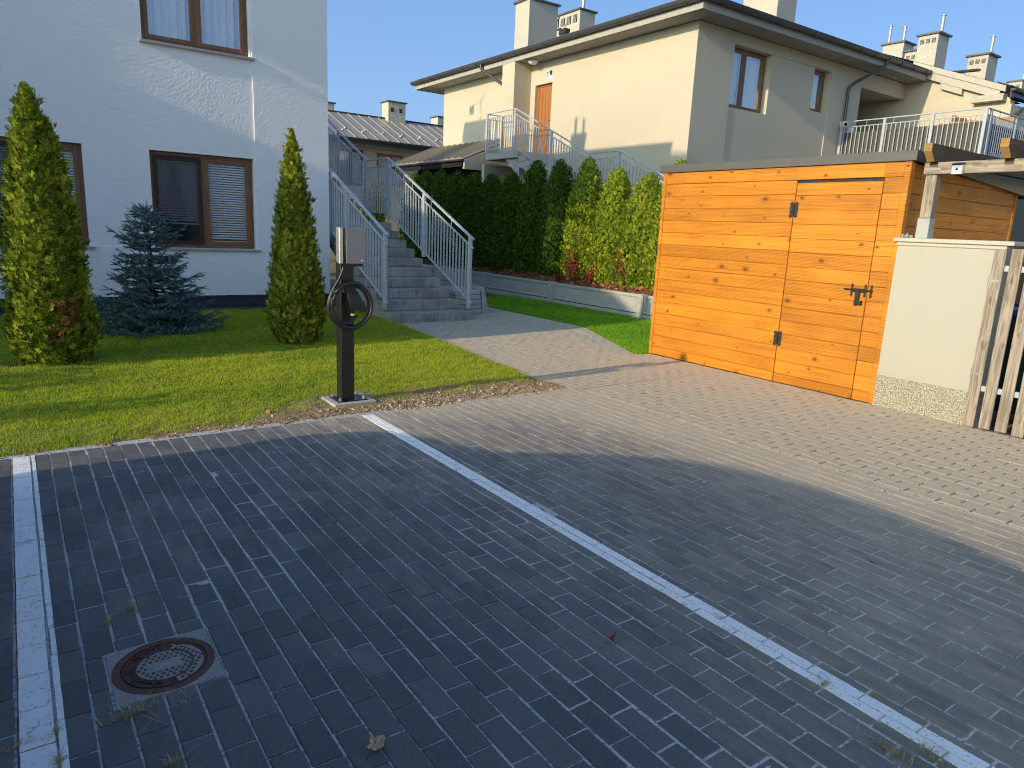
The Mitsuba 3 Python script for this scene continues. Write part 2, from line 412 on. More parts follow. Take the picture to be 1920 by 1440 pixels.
def make_bricks():
    rows = []
    man = rect(*[MAN[i] for i in (0, 2, 1, 3)])
    area = F1.union(F2).union(F3)
    inner = area.buffer(-.001)
    simple, cut = [], []
    def run(x_start, r0, r1, base_r, gx, gy, ymin, ymax):
        for r in range(r0, r1):
            xa, xb = x_start + r * PITCH_X + gx / 2, x_start + (r + 1) * PITCH_X - gx / 2
            odd = (r + base_r) % 2
            ph = 0.0 if odd else .5
            k0 = int(math.floor((ymin - 2.172) / PITCH_Y + ph)); k1 = int(math.ceil((ymax - 2.172) / PITCH_Y + ph))
            for kk in range(k0, k1):
                ya = 2.172 + (kk - ph) * PITCH_Y + gy / 2; yb = ya + PITCH_Y - gy
                simple.append((xa, xb, ya, yb))
    run(SEAM_X, -40, 24, 0, .0080, .0064, -.75, LAWN_Y + .01)
    run(FIELD2_X, -3, 32, 500, .0022, .0100, -.75, 13.6)
    rects = np.array(simple)
    polys = shapely.box(rects[:, 0], rects[:, 2], rects[:, 1], rects[:, 3])
    ok = np.ones(len(rects), bool)
    first = rects[:, 0] < 4.70 - .05
    zone = np.where(np.arange(len(rects)) < np.searchsorted(np.arange(len(rects)), len(rects)), 0, 0)
    n1 = sum(1 for s in simple if True)
    return rects, polys, man

def bricks_all():
    rects, polys, man = make_bricks()
    n_first = None
    f1, f23 = F1.difference(man.buffer(.004)), F2.union(F3)
    first = np.zeros(len(rects), bool)
    # the first run was appended before the second
    cnt = 0
    for r in range(-40, 24):
        ph = 0.0 if r % 2 else .5
        cnt += int(math.ceil((LAWN_Y + .01 - 2.172) / PITCH_Y + ph)) - int(math.floor((-.75 - 2.172) / PITCH_Y + ph))
    first[:cnt] = True
    whole, pieces = [], []
    for i, (rc, pl) in enumerate(zip(rects, polys)):
        reg = f1 if first[i] else f23
        if reg.contains(pl):
            whole.append(rc)
        elif reg.intersects(pl):
            g = reg.intersection(pl)
            for q in getattr(g, 'geoms', [g]):
                if q.geom_type == 'Polygon' and q.area > .0012:
                    b = q.bounds
                    if abs(q.area - (b[2] - b[0]) * (b[3] - b[1])) < 1e-5:
                        whole.append((b[0], b[2], b[1], b[3]))
                    else:
                        pieces.append(q)
    return np.array(whole), pieces

BR, BR_CUT = bricks_all()
_BF = np.array([[0, 1, 5, 4], [1, 2, 6, 5], [2, 3, 7, 6], [3, 0, 4, 7], [4, 5, 9, 8], [5, 6, 10, 9], [6, 7, 11, 10], [7, 4, 8, 11], [8, 9, 10, 11]])
_BF = np.vstack([_BF[:, [0, 1, 2]], _BF[:, [0, 2, 3]]])
def brick_verts(rc, rng, c=.0036, zb=-.03):
    rc = np.asarray(rc)
    n = len(rc)
    xa, xb, ya, yb = rc.T
    jit = rng.normal(0, .0011, (n, 4))
    xa, xb, ya, yb = xa + jit[:, 0], xb + jit[:, 1], ya + jit[:, 2], yb + jit[:, 3]
    fp = np.stack([np.stack([xa, ya], 1), np.stack([xb, ya], 1), np.stack([xb, yb], 1), np.stack([xa, yb], 1)], 1)
    ins = np.stack([np.stack([xa + c, ya + c], 1), np.stack([xb - c, ya + c], 1), np.stack([xb - c, yb - c], 1), np.stack([xa + c, yb - c], 1)], 1)
    z0 = rng.normal(0, .0009, n); sx = rng.normal(0, .008, n); sy = rng.normal(0, .006, n)
    ctr = fp.mean(1, keepdims=True)
    def zz(q, off):
        return z0[:, None] + sx[:, None] * (q[..., 0] - ctr[..., 0]) + sy[:, None] * (q[..., 1] - ctr[..., 1]) + off
    v = np.concatenate([np.concatenate([fp, np.full((n, 4, 1), zb)], 2), np.concatenate([fp, zz(fp, -.0035)[..., None]], 2), np.concatenate([ins, zz(ins, 0)[..., None]], 2)], 1)
    return v
BV = brick_verts(BR, np.random.default_rng(11))

def to_px(P):
    d = np.asarray(P, float) - [0, 0, CAM_H]
    w = d @ _f
    rr = math.cos(ROLL) * _r + math.sin(ROLL) * _u
    return 960 + FOCAL * (d @ rr) / w, 720 - FOCAL * (d @ _up) / w, w
def visible(P, m=20):
    x, y, w = to_px(P)
    return (w > .2) & (x > -m) & (x < 1920 + m) & (y > -m) & (y < 1440 + m)
# (used only to choose which 300 pavers become separate entries: the nearest ones in view)
ctr = BV[:, 8:].mean(1)
near = np.where(visible(ctr, 60), np.linalg.norm(ctr - [0, 0, CAM_H], axis=1), 1e9)
order = np.argsort(near)
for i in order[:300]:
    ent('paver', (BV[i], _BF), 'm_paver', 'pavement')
rest = order[300:]
v = BV[rest].reshape(-1, 3)
f = (_BF[None] + (np.arange(len(rest)) * 12)[:, None, None]).reshape(-1, 3)
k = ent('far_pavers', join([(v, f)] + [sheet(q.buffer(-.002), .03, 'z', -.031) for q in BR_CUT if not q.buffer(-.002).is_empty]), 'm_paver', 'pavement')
tag(k, kind='stuff')

def paint_plates(x0, x1, y1):
    out = []
    for v12 in BV:
        fp = v12[8:12]
        xa, xb, ya, yb = fp[0, 0], fp[1, 0], fp[0, 1], fp[2, 1]
        a, b = max(xa - .0030, x0), min(xb + .0030, x1)
        if b - a < .006 or ya > y1 or yb < .2:
            continue
        lo, hi = ya - .003, min(yb + .003, y1)
        n = 8
        ys = np.linspace(lo, hi, n)
        ea = a + (0.0035 * (nz(np.full(n, 3.0), ys, 1.0, 14, 2, 3) - .5) if a == x0 else 0) * np.ones(n)
        eb = b + (0.0035 * (nz(np.full(n, 7.0), ys, 1.0, 14, 2, 4) - .5) if b == x1 else 0) * np.ones(n)
        z = v12[8:12, 2].max() + .0022
        pts = np.concatenate([np.stack([ea, ys, np.full(n, z)], 1), np.stack([eb, ys, np.full(n, z)], 1), np.stack([ea, ys, np.full(n, z - .005)], 1), np.stack([eb, ys, np.full(n, z - .005)], 1)])
        q = []
        for j in range(n - 1):
            q += [[j, n + j, n + j + 1, j + 1], [2 * n + j, j, j + 1, 2 * n + j + 1], [n + j, 3 * n + j, 3 * n + j + 1, n + j + 1]]
        q += [[0, 2 * n, 3 * n, n], [n - 1, 2 * n - 1, 4 * n - 1, 3 * n - 1]]
        out.append((pts, np.array(q)))
    return join(out)
k = ent('parking_line', paint_plates(-.112, .006, 5.345), 'm_paint')
tag(k, 'white painted parking line along the left edge beside the round drain cover', kind='structure')
k = ent('parking_line', paint_plates(2.288, 2.388, 5.345), 'm_paint')
tag(k, 'long white painted parking line running diagonally across the paving to the charger', kind='structure')

# lawn
def soil_height(X, Y):
    rise = .018 * np.clip((Y - 5.36) / .25, 0, 1)
    return -.012 + rise + .028 * (nz(X, Y, 0, 7, 3, 21) - .5) + .02 * (nz(X, Y, 0, 1.3, 2, 22) - .5) * np.clip((Y - 5.4) / .5, 0, 1)
LAWN = sg.Polygon([(-9, 5.352), (4.64, 5.352)] + PATH_L[1:] + [(4.95, 12.55), (-9, 12.55)])
def lawn_mesh():
    xs = np.arange(-1.6, 5.2, .03); ys = np.concatenate([np.arange(5.352, 7.2, .03), np.arange(7.2, 12.62, .06)])
    v, f = grid(xs, ys, soil_height)
    c = v[f].mean(1)
    keep = shapely.contains_xy(LAWN.buffer(.012), c[:, 0], c[:, 1])
    return join([(v, f[keep]), quad([-9, 5.36, -.01], [-1.6, 5.36, -.01], [-1.6, 12.6, -.01], [-9, 12.6, -.01])])
k = ent('lawn', lawn_mesh(), 'm_soil', smooth=True)
tag(k, 'soil of the front lawn, bare and sandy along the paving', kind='structure')
RLAWN = sg.Polygon([(6.82, 6.68), (7.92, 8.98), (7.92, 16.5), (9.86, 16.5), (9.86, 6.68)])
k = ent('side_lawn', grid(np.array([6.8, 7.4, 8, 9, 9.9]), np.array([6.66, 8, 10, 13, 16.5]), lambda X, Y: -.03 + 0 * X), 'm_soil')
tag(k, 'soil of the side lawn beyond the path', kind='structure')

def blades(px, py, pz, rng, h, w, col, lean=.45, seg=2):
    n = len(px)
    az = rng.uniform(0, 2 * np.pi, n); ln = rng.normal(0, lean, n)
    hh = h * rng.uniform(.55, 1.25, n); ww = w * rng.uniform(.7, 1.3, n)
    if seg == 1:
        sd = np.stack([-np.sin(az), np.cos(az), 0 * az], 1); f1 = np.stack([np.cos(az), np.sin(az), 0 * az], 1)
        b0 = np.stack([px, py, pz], 1)
        tp = b0 + np.stack([0 * hh, 0 * hh, hh * (1 - .25 * np.abs(ln))], 1) + f1 * (hh * .8 * ln)[:, None]
        v = np.stack([b0 - sd * ww[:, None] * .6, b0 + sd * ww[:, None] * .6, tp], 1)
        return v.reshape(-1, 3), np.arange(3 * n).reshape(-1, 3), np.repeat(col, 3, 0)
    side = np.stack([-np.sin(az), np.cos(az), 0 * az], 1); fw = np.stack([np.cos(az), np.sin(az), 0 * az], 1)
    base = np.stack([px, py, pz], 1)
    up = np.array([0, 0, 1.0])
    mid = base + up * (hh * .55)[:, None] + fw * (hh * .25 * ln)[:, None]
    tip = base + up * (hh * (1 - .25 * np.abs(ln)))[:, None] + fw * (hh * .9 * ln)[:, None]
    v = np.stack([base - side * ww[:, None] / 2, base + side * ww[:, None] / 2, mid + side * ww[:, None] * .42, mid - side * ww[:, None] * .42, tip], 1)
    f = np.array([[0, 1, 2], [0, 2, 3], [3, 2, 4]])
    F = (f[None] + (np.arange(n) * 5)[:, None, None]).reshape(-1, 3)
    c = np.repeat(col, 5, 0)
    return v.reshape(-1, 3), F, c

def grass_colour(px, py, rng, dry):
    n = len(px)
    a = np.clip(nz(px, py, 2, 1.1, 3, 31) * 1.4 - .2 + rng.normal(0, .18, n), 0, 1)[:, None]
    c = (1 - a) * np.array([.29, .45, .035]) + a * np.array([.56, .63, .045])
    d = np.clip(dry + rng.normal(0, .12, n), 0, 1)[:, None]
    c = c * (1 - d) + d * np.array([.62, .52, .26])
    return c * rng.uniform(.75, 1.2, (n, 1))

def dirt_mask(x, y):
    """1 where bare soil."""
    n1, n2 = nz(x, y, 0, 3.2, 3, 41), nz(x, y, 0, 11, 2, 42)
    width = .05 + .14 * np.clip(x - .3, 0, 1) + .30 * np.clip((x - 1.5) / .7, 0, 1)
    d = (y - 5.36) / width
    m = np.clip(1.6 - d + 1.3 * (n1 - .5) + .9 * (n2 - .5), 0, 1)
    r = np.hypot((x - .22) / .42, (y - 8.62) / .16)
    m = np.maximum(m, np.clip(1.5 - r + 1.2 * (n2 - .5), 0, 1))
    m = np.maximum(m, np.clip(1.3 - np.hypot(x - 2.37, y - 5.85) / .36 + .8 * (n2 - .5), 0, 1))
    return m

def lawn_grass():
    rng = np.random.default_rng(5)
    out = []
    for (x0, x1, y0, y1, dens, h, w) in ((-.9, 5.1, 5.34, 6.9, 14000, .032, .0038), (-.9, 5.2, 6.9, 9.3, 9500, .040, .0052), (-.9, 5.2, 9.3, 12.6, 6500, .046, .0070)):
        n = int((x1 - x0) * (y1 - y0) * dens)
        px, py = rng.uniform(x0, x1, n), rng.uniform(y0, y1, n)
        keep = shapely.contains_xy(LAWN.buffer(.02), px, py)
        px, py = px[keep], py[keep]
        m = dirt_mask(px, py)
        thin = np.clip((6.25 - py) / .9, 0, 1) * .35 * np.clip((px - .2) / 1.2, .3, 1)
        keep = rng.uniform(0, 1, len(px)) > np.clip(m * 1.06 + thin * (nz(px, py, 0, 9, 2, 44) + .2), 0, 1)
        px, py, m, thin = px[keep], py[keep], m[keep], thin[keep]
        hn = nz(px, py, 0, 5, 2, 46)
        out.append(blades(px, py, soil_height(px, py) - .004, rng, h * (.65 + .8 * hn) * (1 - .45 * m), w, grass_colour(px, py, rng, .06 + .55 * m + .35 * thin), lean=.55, seg=2 if y0 < 6 else 1))
    n0, V, F, C = 0, [], [], []
    for v, f, c in out:
        V.append(v); F.append(f + n0); C.append(c); n0 += len(v)
    return np.vstack(V), np.vstack(F), np.vstack(C)
v, f, c = lawn_grass()
k = ent('lawn_grass', (v, f), 'm_grass', color=c)
tag(k, 'short sunlit grass of the front lawn, thin and yellow near the paving', 'grass', kind='stuff')

def right_grass():
    rng = np.random.default_rng(6)
    n = 9 * 7200 * 2
    px, py = rng.uniform(6.8, 9.86, n), rng.uniform(6.66, 13.8, n)
    keep = shapely.contains_xy(RLAWN, px, py)
    px, py = px[keep], py[keep]
    return blades(px, py, np.full(len(px), -.032), rng, .075 * np.ones(len(px)), .007, grass_colour(px, py, rng, 0.0) * [.62, .95, .9], lean=.4, seg=1)
v, f, c = right_grass()
k = ent('side_grass', (v, f), 'm_grass', color=c)
tag(k, 'lush green grass between the path and the low concrete wall', 'grass', kind='stuff')

def scatter_chips(n, sampler, zf, size, colours, rng, flat=.35, elong=1.6):
    x, y = sampler(n)
    z = zf(x, y)
    base = np.array([[-1, -.6, -1], [1, -.8, -1], [.9, .8, -1], [-.8, .7, -1], [-.7, -.5, 1], [.8, -.5, 1], [.6, .6, 1], [-.6, .5, 1]], float)
    bf = np.array([[0, 1, 5], [0, 5, 4], [1, 2, 6], [1, 6, 5], [2, 3, 7], [2, 7, 6], [3, 0, 4], [3, 4, 7], [4, 5, 6], [4, 6, 7]])
    n = len(x)
    s = size * rng.lognormal(0, .45, n)
    v = base[None] * np.stack([s * elong, s, s * flat], 1)[:, None, :] + rng.normal(0, .16, (n, 8, 3)) * s[:, None, None]
    az = rng.uniform(0, 2 * np.pi, n); tl = rng.normal(0, .35, n)
    ca, sa, ct, st = np.cos(az), np.sin(az), np.cos(tl), np.sin(tl)
    vx, vy, vz = v[..., 0], v[..., 1], v[..., 2]
    vx, vz = vx * ct[:, None] - vz * st[:, None], vx * st[:, None] + vz * ct[:, None]
    X = vx * ca[:, None] - vy * sa[:, None] + x[:, None]; Y = vx * sa[:, None] + vy * ca[:, None] + y[:, None]
    Z = vz + (z + s * flat * .6)[:, None]
    col = np.array(colours)[rng.integers(0, len(colours), n)] * rng.uniform(.7, 1.25, (n, 1))
    return np.stack([X, Y, Z], -1).reshape(-1, 3), (bf[None] + (np.arange(n) * 8)[:, None, None]).reshape(-1, 3), np.repeat(col, 8, 0)

def dirt_stones():
    rng = np.random.default_rng(8)
    def smp(n):
        x = rng.uniform(-.6, 4.6, n * 6); y = 5.36 + np.abs(rng.normal(0, .22, n * 6))
        k = (rng.uniform(0, 1, n * 6) < dirt_mask(x, y)) & (rng.uniform(0, 1, n * 6) < .25 + .75 * np.exp(-((x - 3.4) / .8) ** 2)) & (np.hypot(x - 2.38, y - 5.85) > .27)
        return x[k][:n], y[k][:n]
    return scatter_chips(3800, smp, soil_height, .0042, [(.42, .33, .21), (.34, .25, .15), (.50, .43, .32), (.24, .17, .10)], rng, flat=.7, elong=1.2)
v, f, c = dirt_stones()
k = ent('gravel', (v, f), 'm_chip', color=c)
tag(k, 'small stones and clods in the bare strip before the lawn', 'gravel', kind='stuff')

# gravel strip along the house
k = ent('gravel_strip', [box(-9, 4.85, 12.56, 12.80, -.06, -.004)], 'm_plinth')
tag(k, 'dark drip strip at the foot of the white house', kind='structure')

# ------------------------------------------------------------------ windows
def frame_y(x0, x1, z0, z1, y, t=.07, d=.07, c=.004):
    """Rectangular frame in a plane y = const, its face at y."""
    return [cbox(x0, x0 + t, y, y + d, z0, z1, c), cbox(x1 - t, x1, y, y + d, z0, z1, c),
            cbox(x0 + t - .002, x1 - t + .002, y + .001, y + d - .001, z1 - t, z1, c), cbox(x0 + t - .002, x1 - t + .002, y + .001, y + d - .001, z0, z0 + t, c)]
def window_y(house, x0, x1, z0, z1, y, split, inside, sill=True, room=True, screen=False, mat='m_window_wood'):
    """A window that faces -y, its frame's face at y. split: positions of the mullions (0..1). inside: 'blind', 'curtain' or None."""
    w = key_for('window', house)
    xs = [x0] + [x0 + s * (x1 - x0) for s in split] + [x1]
    scene[key_for('frame', w)] = mikit.ply(join(frame_y(x0, x1, z0, z1, y, .055) + [cbox(xm - .03, xm + .03, y - .004, y + .07, z0 + .05, z1 - .05, .004) for xm in xs[1:-1]]), mat)
    for i, (a, b) in enumerate(zip(xs[:-1], xs[1:])):
        la = .05 if i == 0 else .025; lb = .05 if i == len(xs) - 2 else .025
        ent('sash', join(frame_y(a + la, b - lb, z0 + .05, z1 - .05, y - .014, .062, .06, .006)), mat, w)
        ga, gb, g0, g1 = a + la + .058, b - lb - .058, z0 + .105, z1 - .105
        ent('pane', [quad([ga, y + .012, g0], [gb, y + .012, g0], [gb, y + .012, g1], [ga, y + .012, g1])], 'm_glass_plain' if inside == 'blind' else 'm_glass', w)
        if inside == 'blind':
            sl = []
            z = g1 - .01
            low = g0 + (.02 if i == 1 else .30)
            cut = (i == 0)
            while z > low:
                a2, b2 = ga - .02, gb + .02
                sl.append(quad([a2, y + .050, z], [b2, y + .050, z], [b2, y + .072, z + .019], [a2, y + .072, z + .019]))
                z -= .040
            k = ent('blind', sl + [box(ga - .02, gb + .02, y + .07, y + .10, low - .025, low - .005)], 'm_blind', w)
            tag(k, kind='stuff')
        elif inside == 'curtain':
            n = 120
            xx = np.linspace(ga - .05, gb + .05, n)
            yy = y + .16 + .022 * np.sin(xx * 44 + 5 * nz(xx, 0 * xx, 1, 2.0, 2, i)) + .012 * np.sin(xx * 101)
            vv = np.concatenate([np.stack([xx, yy, np.full(n, z0)], 1), np.stack([xx, yy, np.full(n, z1)], 1)])
            ff = np.array([[j, j + 1, n + j + 1, n + j] for j in range(n - 1)])
            ent('curtain', join([(vv, ff)]), 'm_curtain', w, smooth=True)
        if screen and i == 0:
            ent('fly_screen', [quad([ga - .04, y - .02, g0 - .04], [gb + .04, y - .02, g0 - .04], [gb + .04, y - .02, g1 + .04], [ga - .04, y - .02, g1 + .04])], 'm_mesh_screen', w)
            ent('screen_frame', join(frame_y(ga - .055, gb + .055, g0 - .055, g1 + .055, y - .03, .028, .014, .002)), 'm_black_matt', w)
    if sill:
        ent('sill', [cbox(x0 - .05, x1 + .07, y - .17, y + .01, z0 - .045, z0 - .006, .004)], 'm_sill', w)
    return w

# ------------------------------------------------------------------ white house on the left
WY = 12.80
wh = thing('white_house', 'white rendered house with brown framed windows behind the lawn', 'house')
WIN = [(-.60, 1.005, 1.04, 2.56), (1.92, 3.525, 1.04, 2.56), (1.92, 3.525, 4.17, 5.65)]
full = rect(-9, .25, 4.85, 6.25)
holes = shapely.union_all([rect(a, c, b, d) for a, b, c, d in WIN])
field = rect(-.60, 1.04, 3.555, 5.70)
ent('wall', sheet(full.difference(holes), .33, 'y', WY + .024), 'm_stucco_white', wh)
ent('render_coat', sheet(full.difference(holes.union(field)), .024, 'y', WY), 'm_stucco_white', wh)
ent('side_wall', [box(4.50, 4.8495, WY + .36, 19.0, .25, 6.25)], 'm_stucco_white', wh)
ent('side_wall', [box(-9, -8.7, WY + .36, 19.0, .25, 6.25)], 'm_stucco_white', wh)
ent('back_wall', [box(-9, 4.85, 19.0, 19.3, .25, 6.25)], 'm_stucco_white', wh)
ent('plinth', [box(-8.95, 4.80, WY + .06, 19.2, -.2, .25)], 'm_plinth', wh)
ent('damp_membrane', [cbox(-8.96, 4.81, WY + .02, WY + .059, .05, .249, .004), cbox(-8.96, 4.82, WY - .012, WY + .05, .215, .247, .006)], 'm_membrane', wh)
for i, (a, b, c, d) in enumerate(WIN):
    window_y(wh, a + .004, b - .004, c + .004, d - .004, WY + .125, [.5], 'blind' if i < 2 else 'curtain', screen=i < 2)
ent('floor', [box(-8.7, 4.5, WY + .4, 19, 3.0, 3.2)], 'm_dark', wh)
ent('roof', [box(-9.4, 5.45, WY - .30, 19.6, 6.25, 6.58)], 'm_fascia', wh)
rf = scene  # the tiled roof above the eaves
def hip(x0, x1, y0, y1, z, slope):
    h = min(x1 - x0, y1 - y0) / 2
    t = math.tan(math.radians(slope)) * h
    if x1 - x0 < y1 - y0:
        a, b = [(x0 + x1) / 2, y0 + h, z + t], [(x0 + x1) / 2, y1 - h, z + t]
        v = [[x0, y0, z], [x1, y0, z], [x1, y1, z], [x0, y1, z], a, b]
        f = [[0, 1, 4], [1, 2, 5], [1, 5, 4], [2, 3, 5], [3, 0, 4], [3, 4, 5]]
    else:
        a, b = [x0 + h, (y0 + y1) / 2, z + t], [x1 - h, (y0 + y1) / 2, z + t]
        v = [[x0, y0, z], [x1, y0, z], [x1, y1, z], [x0, y1, z], a, b]
        f = [[0, 1, 5], [0, 5, 4], [1, 2, 5], [2, 3, 4], [2, 4, 5], [3, 0, 4]]
    return np.array(v, float), np.array(f)
ent('roof_tiles', [hip(-9.45, 5.5, WY - .35, 19.65, 6.59, 9)], 'm_roof', wh)
# chimneys and an aerial on its roof: they stand out of frame, their shadows fall on the cream house
for (x, y0, y1, h, pipes) in ((3.2, 15.75, 16.35, 7.62, ((15.85, .55), (16.2, .62))),):
    c = key_for('chimney', wh)
    scene[c] = mikit.ply(join([cbox(x - .35, x + .35, y0, y1, 6.5, h, .01), cbox(x - .40, x + .40, y0 - .05, y1 + .05, h, h + .06, .01)]), 'm_stucco_white')
    for (y, l) in pipes:
        ent('flue_pipe', [cyl([x, y, h], [x, y, h + l], .055)], 'm_zinc', c)
tw = thing('shadow_tower', 'unseen rendered tower with an aerial behind the white house, added for its shadow', 'outbuilding')  # unseen body added to cast a block shadow on the cream house
ent('wall', [box(2.4, 4.0, 21.2, 22.6, 0, 8.33)], 'm_stucco_white', tw)
ent('roof', [cbox(2.3, 4.1, 21.15, 22.65, 8.331, 8.40, .01)], 'm_flashing', tw)
ent('aerial', [cyl([3.9, 21.55, 8.4], [3.9, 21.55, 9.2], .022, 8), cyl([3.9, 21.5, 9.1], [3.9, 22.3, 8.95], .012, 8), box(3.88, 3.90, 22.0, 22.3, 8.70, 9.0)] + [cyl([3.9, 21.2, 9.25 + .1 * i], [3.9, 21.5, 9.05 + .06 * i], .008, 6) for i in range(3)], 'm_zinc', tw)

# ------------------------------------------------------------------ railings
def railing(parent, pts, post_at, spacing=.118, h0=.13, infill=.15, w=.05, bal=.022, plane='x', at=0.0):
    """A railing along pts = [(u, z of the handrail)], in a plane x = at (u is y) or y = at (u is x). post_at: u of the posts and how far they go down."""
    r = key_for('railing', parent)
    P = (lambda u, z: [at, u, z]) if plane == 'x' else (lambda u, z: [u, at, z])
    pts = [np.array(p, float) for p in pts]
    U = np.array([p[0] for p in pts]); Z = np.array([p[1] for p in pts])
    o = np.argsort(U)
    zt = lambda u: float(np.interp(u, U[o], Z[o]))
    top, inf, bot = [], [], []
    for a, b in zip(pts[:-1], pts[1:]):
        top.append(bar(P(*a), P(*b), w, .03, .006))
        inf.append(bar(P(a[0], a[1] - infill), P(b[0], b[1] - infill), .03, .022, .003))
        bot.append(bar(P(a[0], a[1] - 1.09), P(b[0], b[1] - 1.09), .03, .022, .003))
    scene[key_for('handrail', r)] = mikit.ply(join(top), 'm_rail')
    ent('upper_bar', inf, 'm_rail', r)
    ent('lower_bar', bot, 'm_rail', r)
    us = []
    for (u, down) in post_at:
        ent('post', [cbox(*((at - .025, at + .025, u - .04, u + .04) if plane == 'x' else (u - .04, u + .04, at - .025, at + .025)), zt(u) - 1.09 - down, zt(u) - .012, .004)], 'm_rail', r)
        us.append(u)
    u0, u1 = U.min(), U.max()
    n = int(round((u1 - u0) / spacing))
    for i in range(1, n):
        u = u0 + (u1 - u0) * i / n
        if min([abs(u - q) for q in us] + [9]) < .06:
            continue
        ent('baluster', [box(*((at - .011, at + .011, u - bal / 2, u + bal / 2) if plane == 'x' else (u - bal / 2, u + bal / 2, at - .011, at + .011)), zt(u) - 1.085, zt(u) - infill)], 'm_rail', r)
    # short stubs that carry the handrail over the upper bar
    st = []
    n2 = int((u1 - u0) / .82)
    for i in range(1, n2 + 1):
        u = u0 + (u1 - u0) * i / (n2 + 1)
        st.append(cyl(P(u, zt(u) - infill), P(u, zt(u) - .012), .008, 6))
    if st:
        ent('stub', st, 'm_rail', r)
    return r

# ------------------------------------------------------------------ stairs beside the white house
stairs = thing('concrete_staircase', 'grey concrete outdoor staircase with pale metal railings beside the white house', 'stairs')
RISE, RUN, Y1 = .1605, .345, 10.36
SX0, SX1 = 4.97, 6.42
for i in range(10):
    y0 = Y1 + i * RUN
    z1 = (i + 1) * RISE
    x0 = SX0 - (.02 if i == 0 else 0); x1 = SX1 + (.06 if i == 0 else 0)
    lastw = RUN + .03 if i < 9 else 1.30
    ent('step', [cbox(x0, x1, y0 - .012 * (i > 0), y0 + lastw, z1 - RISE + .001 - (.06 if i == 0 else 0), z1, .010)], 'm_concrete', stairs)
yl = Y1 + 9 * RUN + 1.30
for i in range(10):
    y0 = yl + i * RUN
    z1 = (i + 11) * RISE
    ent('step', [cbox(SX0, SX1, y0 - .012, y0 + (RUN + .03 if i < 9 else 1.5), z1 - RISE + .001, z1, .010)], 'm_concrete', stairs)
ent('stair_slab', [prism_x([(Y1 + .25, -.02), (Y1 + .25 + .02, .12), (Y1 + 9 * RUN, 9 * RISE), (yl, 10 * RISE - .02), (yl, 10 * RISE - .22), (Y1 + 9.3 * RUN, 10 * RISE - .26), (Y1 + .75, -.02)], SX0 + .012, SX1 - .012)], 'm_concrete', stairs)
ye = yl + 9 * RUN
ent('stair_slab', [prism_x([(yl - .002, 10 * RISE - .24), (yl, 10 * RISE), (ye, 19 * RISE), (ye + 1.5, 20 * RISE - .05), (ye + 1.5, 20 * RISE - .24), (ye + .1, 20 * RISE - .26), (yl + .3, 10 * RISE - .22)], SX0 + .012, SX1 - .012)], 'm_concrete', stairs)
railing(stairs, [(10.33, 1.385), (13.72, 2.89), (14.74, 2.89), (17.9, 4.30)], [(10.43, .14), (12.12, .10), (13.64, .10), (14.82, .12), (16.4, .1), (17.85, .1)], at=6.45, spacing=.112, w=.055)
railing(stairs, [(10.50, 1.40), (13.80, 2.87)], [(10.60, .14), (12.2, .1), (13.75, .1)], at=4.945, spacing=.112, w=.055)

slabs = thing('kerb_stack', 'stack of weathered concrete kerb stones beside the foot of the grey staircase', 'kerb stones')
for i in range(5):
    ent('kerb_stone', [cbox(6.62 + .015 * (i % 2), 7.20 - .012 * i, 11.15, 12.1, .002 + i * .088, .084 + i * .088, .008)], 'm_precast', slabs)
for i in range(2):
    y = 11.16 + .22 * i
    ent('leaning_slab', [prism_y([(7.22 + .02 * i, .002), (7.36 + .02 * i, .002), (7.24 + .02 * i, .50), (7.17 + .02 * i, .50)], y, y + .20)], 'm_precast', slabs)

# ------------------------------------------------------------------ cream house
CX, CY = 14.0, 12.52
ch = thing('cream_house', 'large cream rendered house with dark tiled eaves and chimneys behind the thuja hedge', 'house')
ZS = 6.68
west = rect(CY, .3, 24.85, ZS)
DOOR = (18.16, 19.02, 3.92, 6.03)
ent('wall', sheet(west.difference(rect(DOOR[0], DOOR[2], DOOR[1], DOOR[3])), .3, 'x', CX), 'm_stucco_cream', ch)
W2 = [(15.40, 16.98, 4.90, 6.39), (18.96, 19.76, 5.26, 6.40)]
south = rect(CX + .3, .3, 21.4, ZS)
h2 = shapely.union_all([rect(a, c, b, d) for a, b, c, d in W2])
field2 = shapely.union_all([rect(15.40, 2.2, 19.80, 6.40)])
ent('wall', sheet(south.difference(h2), .28, 'y', CY + .022), 'm_stucco_cream', ch)
ent('render_coat', sheet(rect(CX + .001, .3, 21.4, ZS).difference(h2.union(field2)), .022, 'y', CY), 'm_stucco_cream', ch)
ent('side_wall', [box(21.1, 21.4, CY + .3, 15.2, .3, ZS)], 'm_stucco_cream', ch)
ent('back_wall', [box(CX + .3, 31, 24.55, 24.85, .3, ZS)], 'm_stucco_cream', ch)
ent('floor', [box(CX + .3, 31, CY + .3, 24.5, 3.72, 3.9)], 'm_dark', ch)
ent('pilaster', [box(13.35, CX - .001, 19.27, 19.95, 3.9, ZS - .004)], 'm_stucco_cream', ch)
window_y(ch, W2[0][0] + .004, W2[0][1] - .004, W2[0][2] + .004, W2[0][3] - .004, CY + .20, [.42], 'curtain')
window_y(ch, W2[1][0] + .004, W2[1][1] - .004, W2[1][2] + .004, W2[1][3] - .004, CY + .20, [], 'curtain')
d = key_for('door', ch)
scene[d] = mikit.ply(join([cbox(CX + .12, CX + .17, DOOR[0] + .07, DOOR[1] - .07, DOOR[2] + .02, DOOR[3] - .06, .006)] + [cbox(CX + .108, CX + .122, DOOR[0] + .10 + .168 * i, DOOR[0] + .10 + .168 * i + .15, DOOR[2] + .08, DOOR[3] - .12, .005) for i in range(4)]), 'm_door_wood')
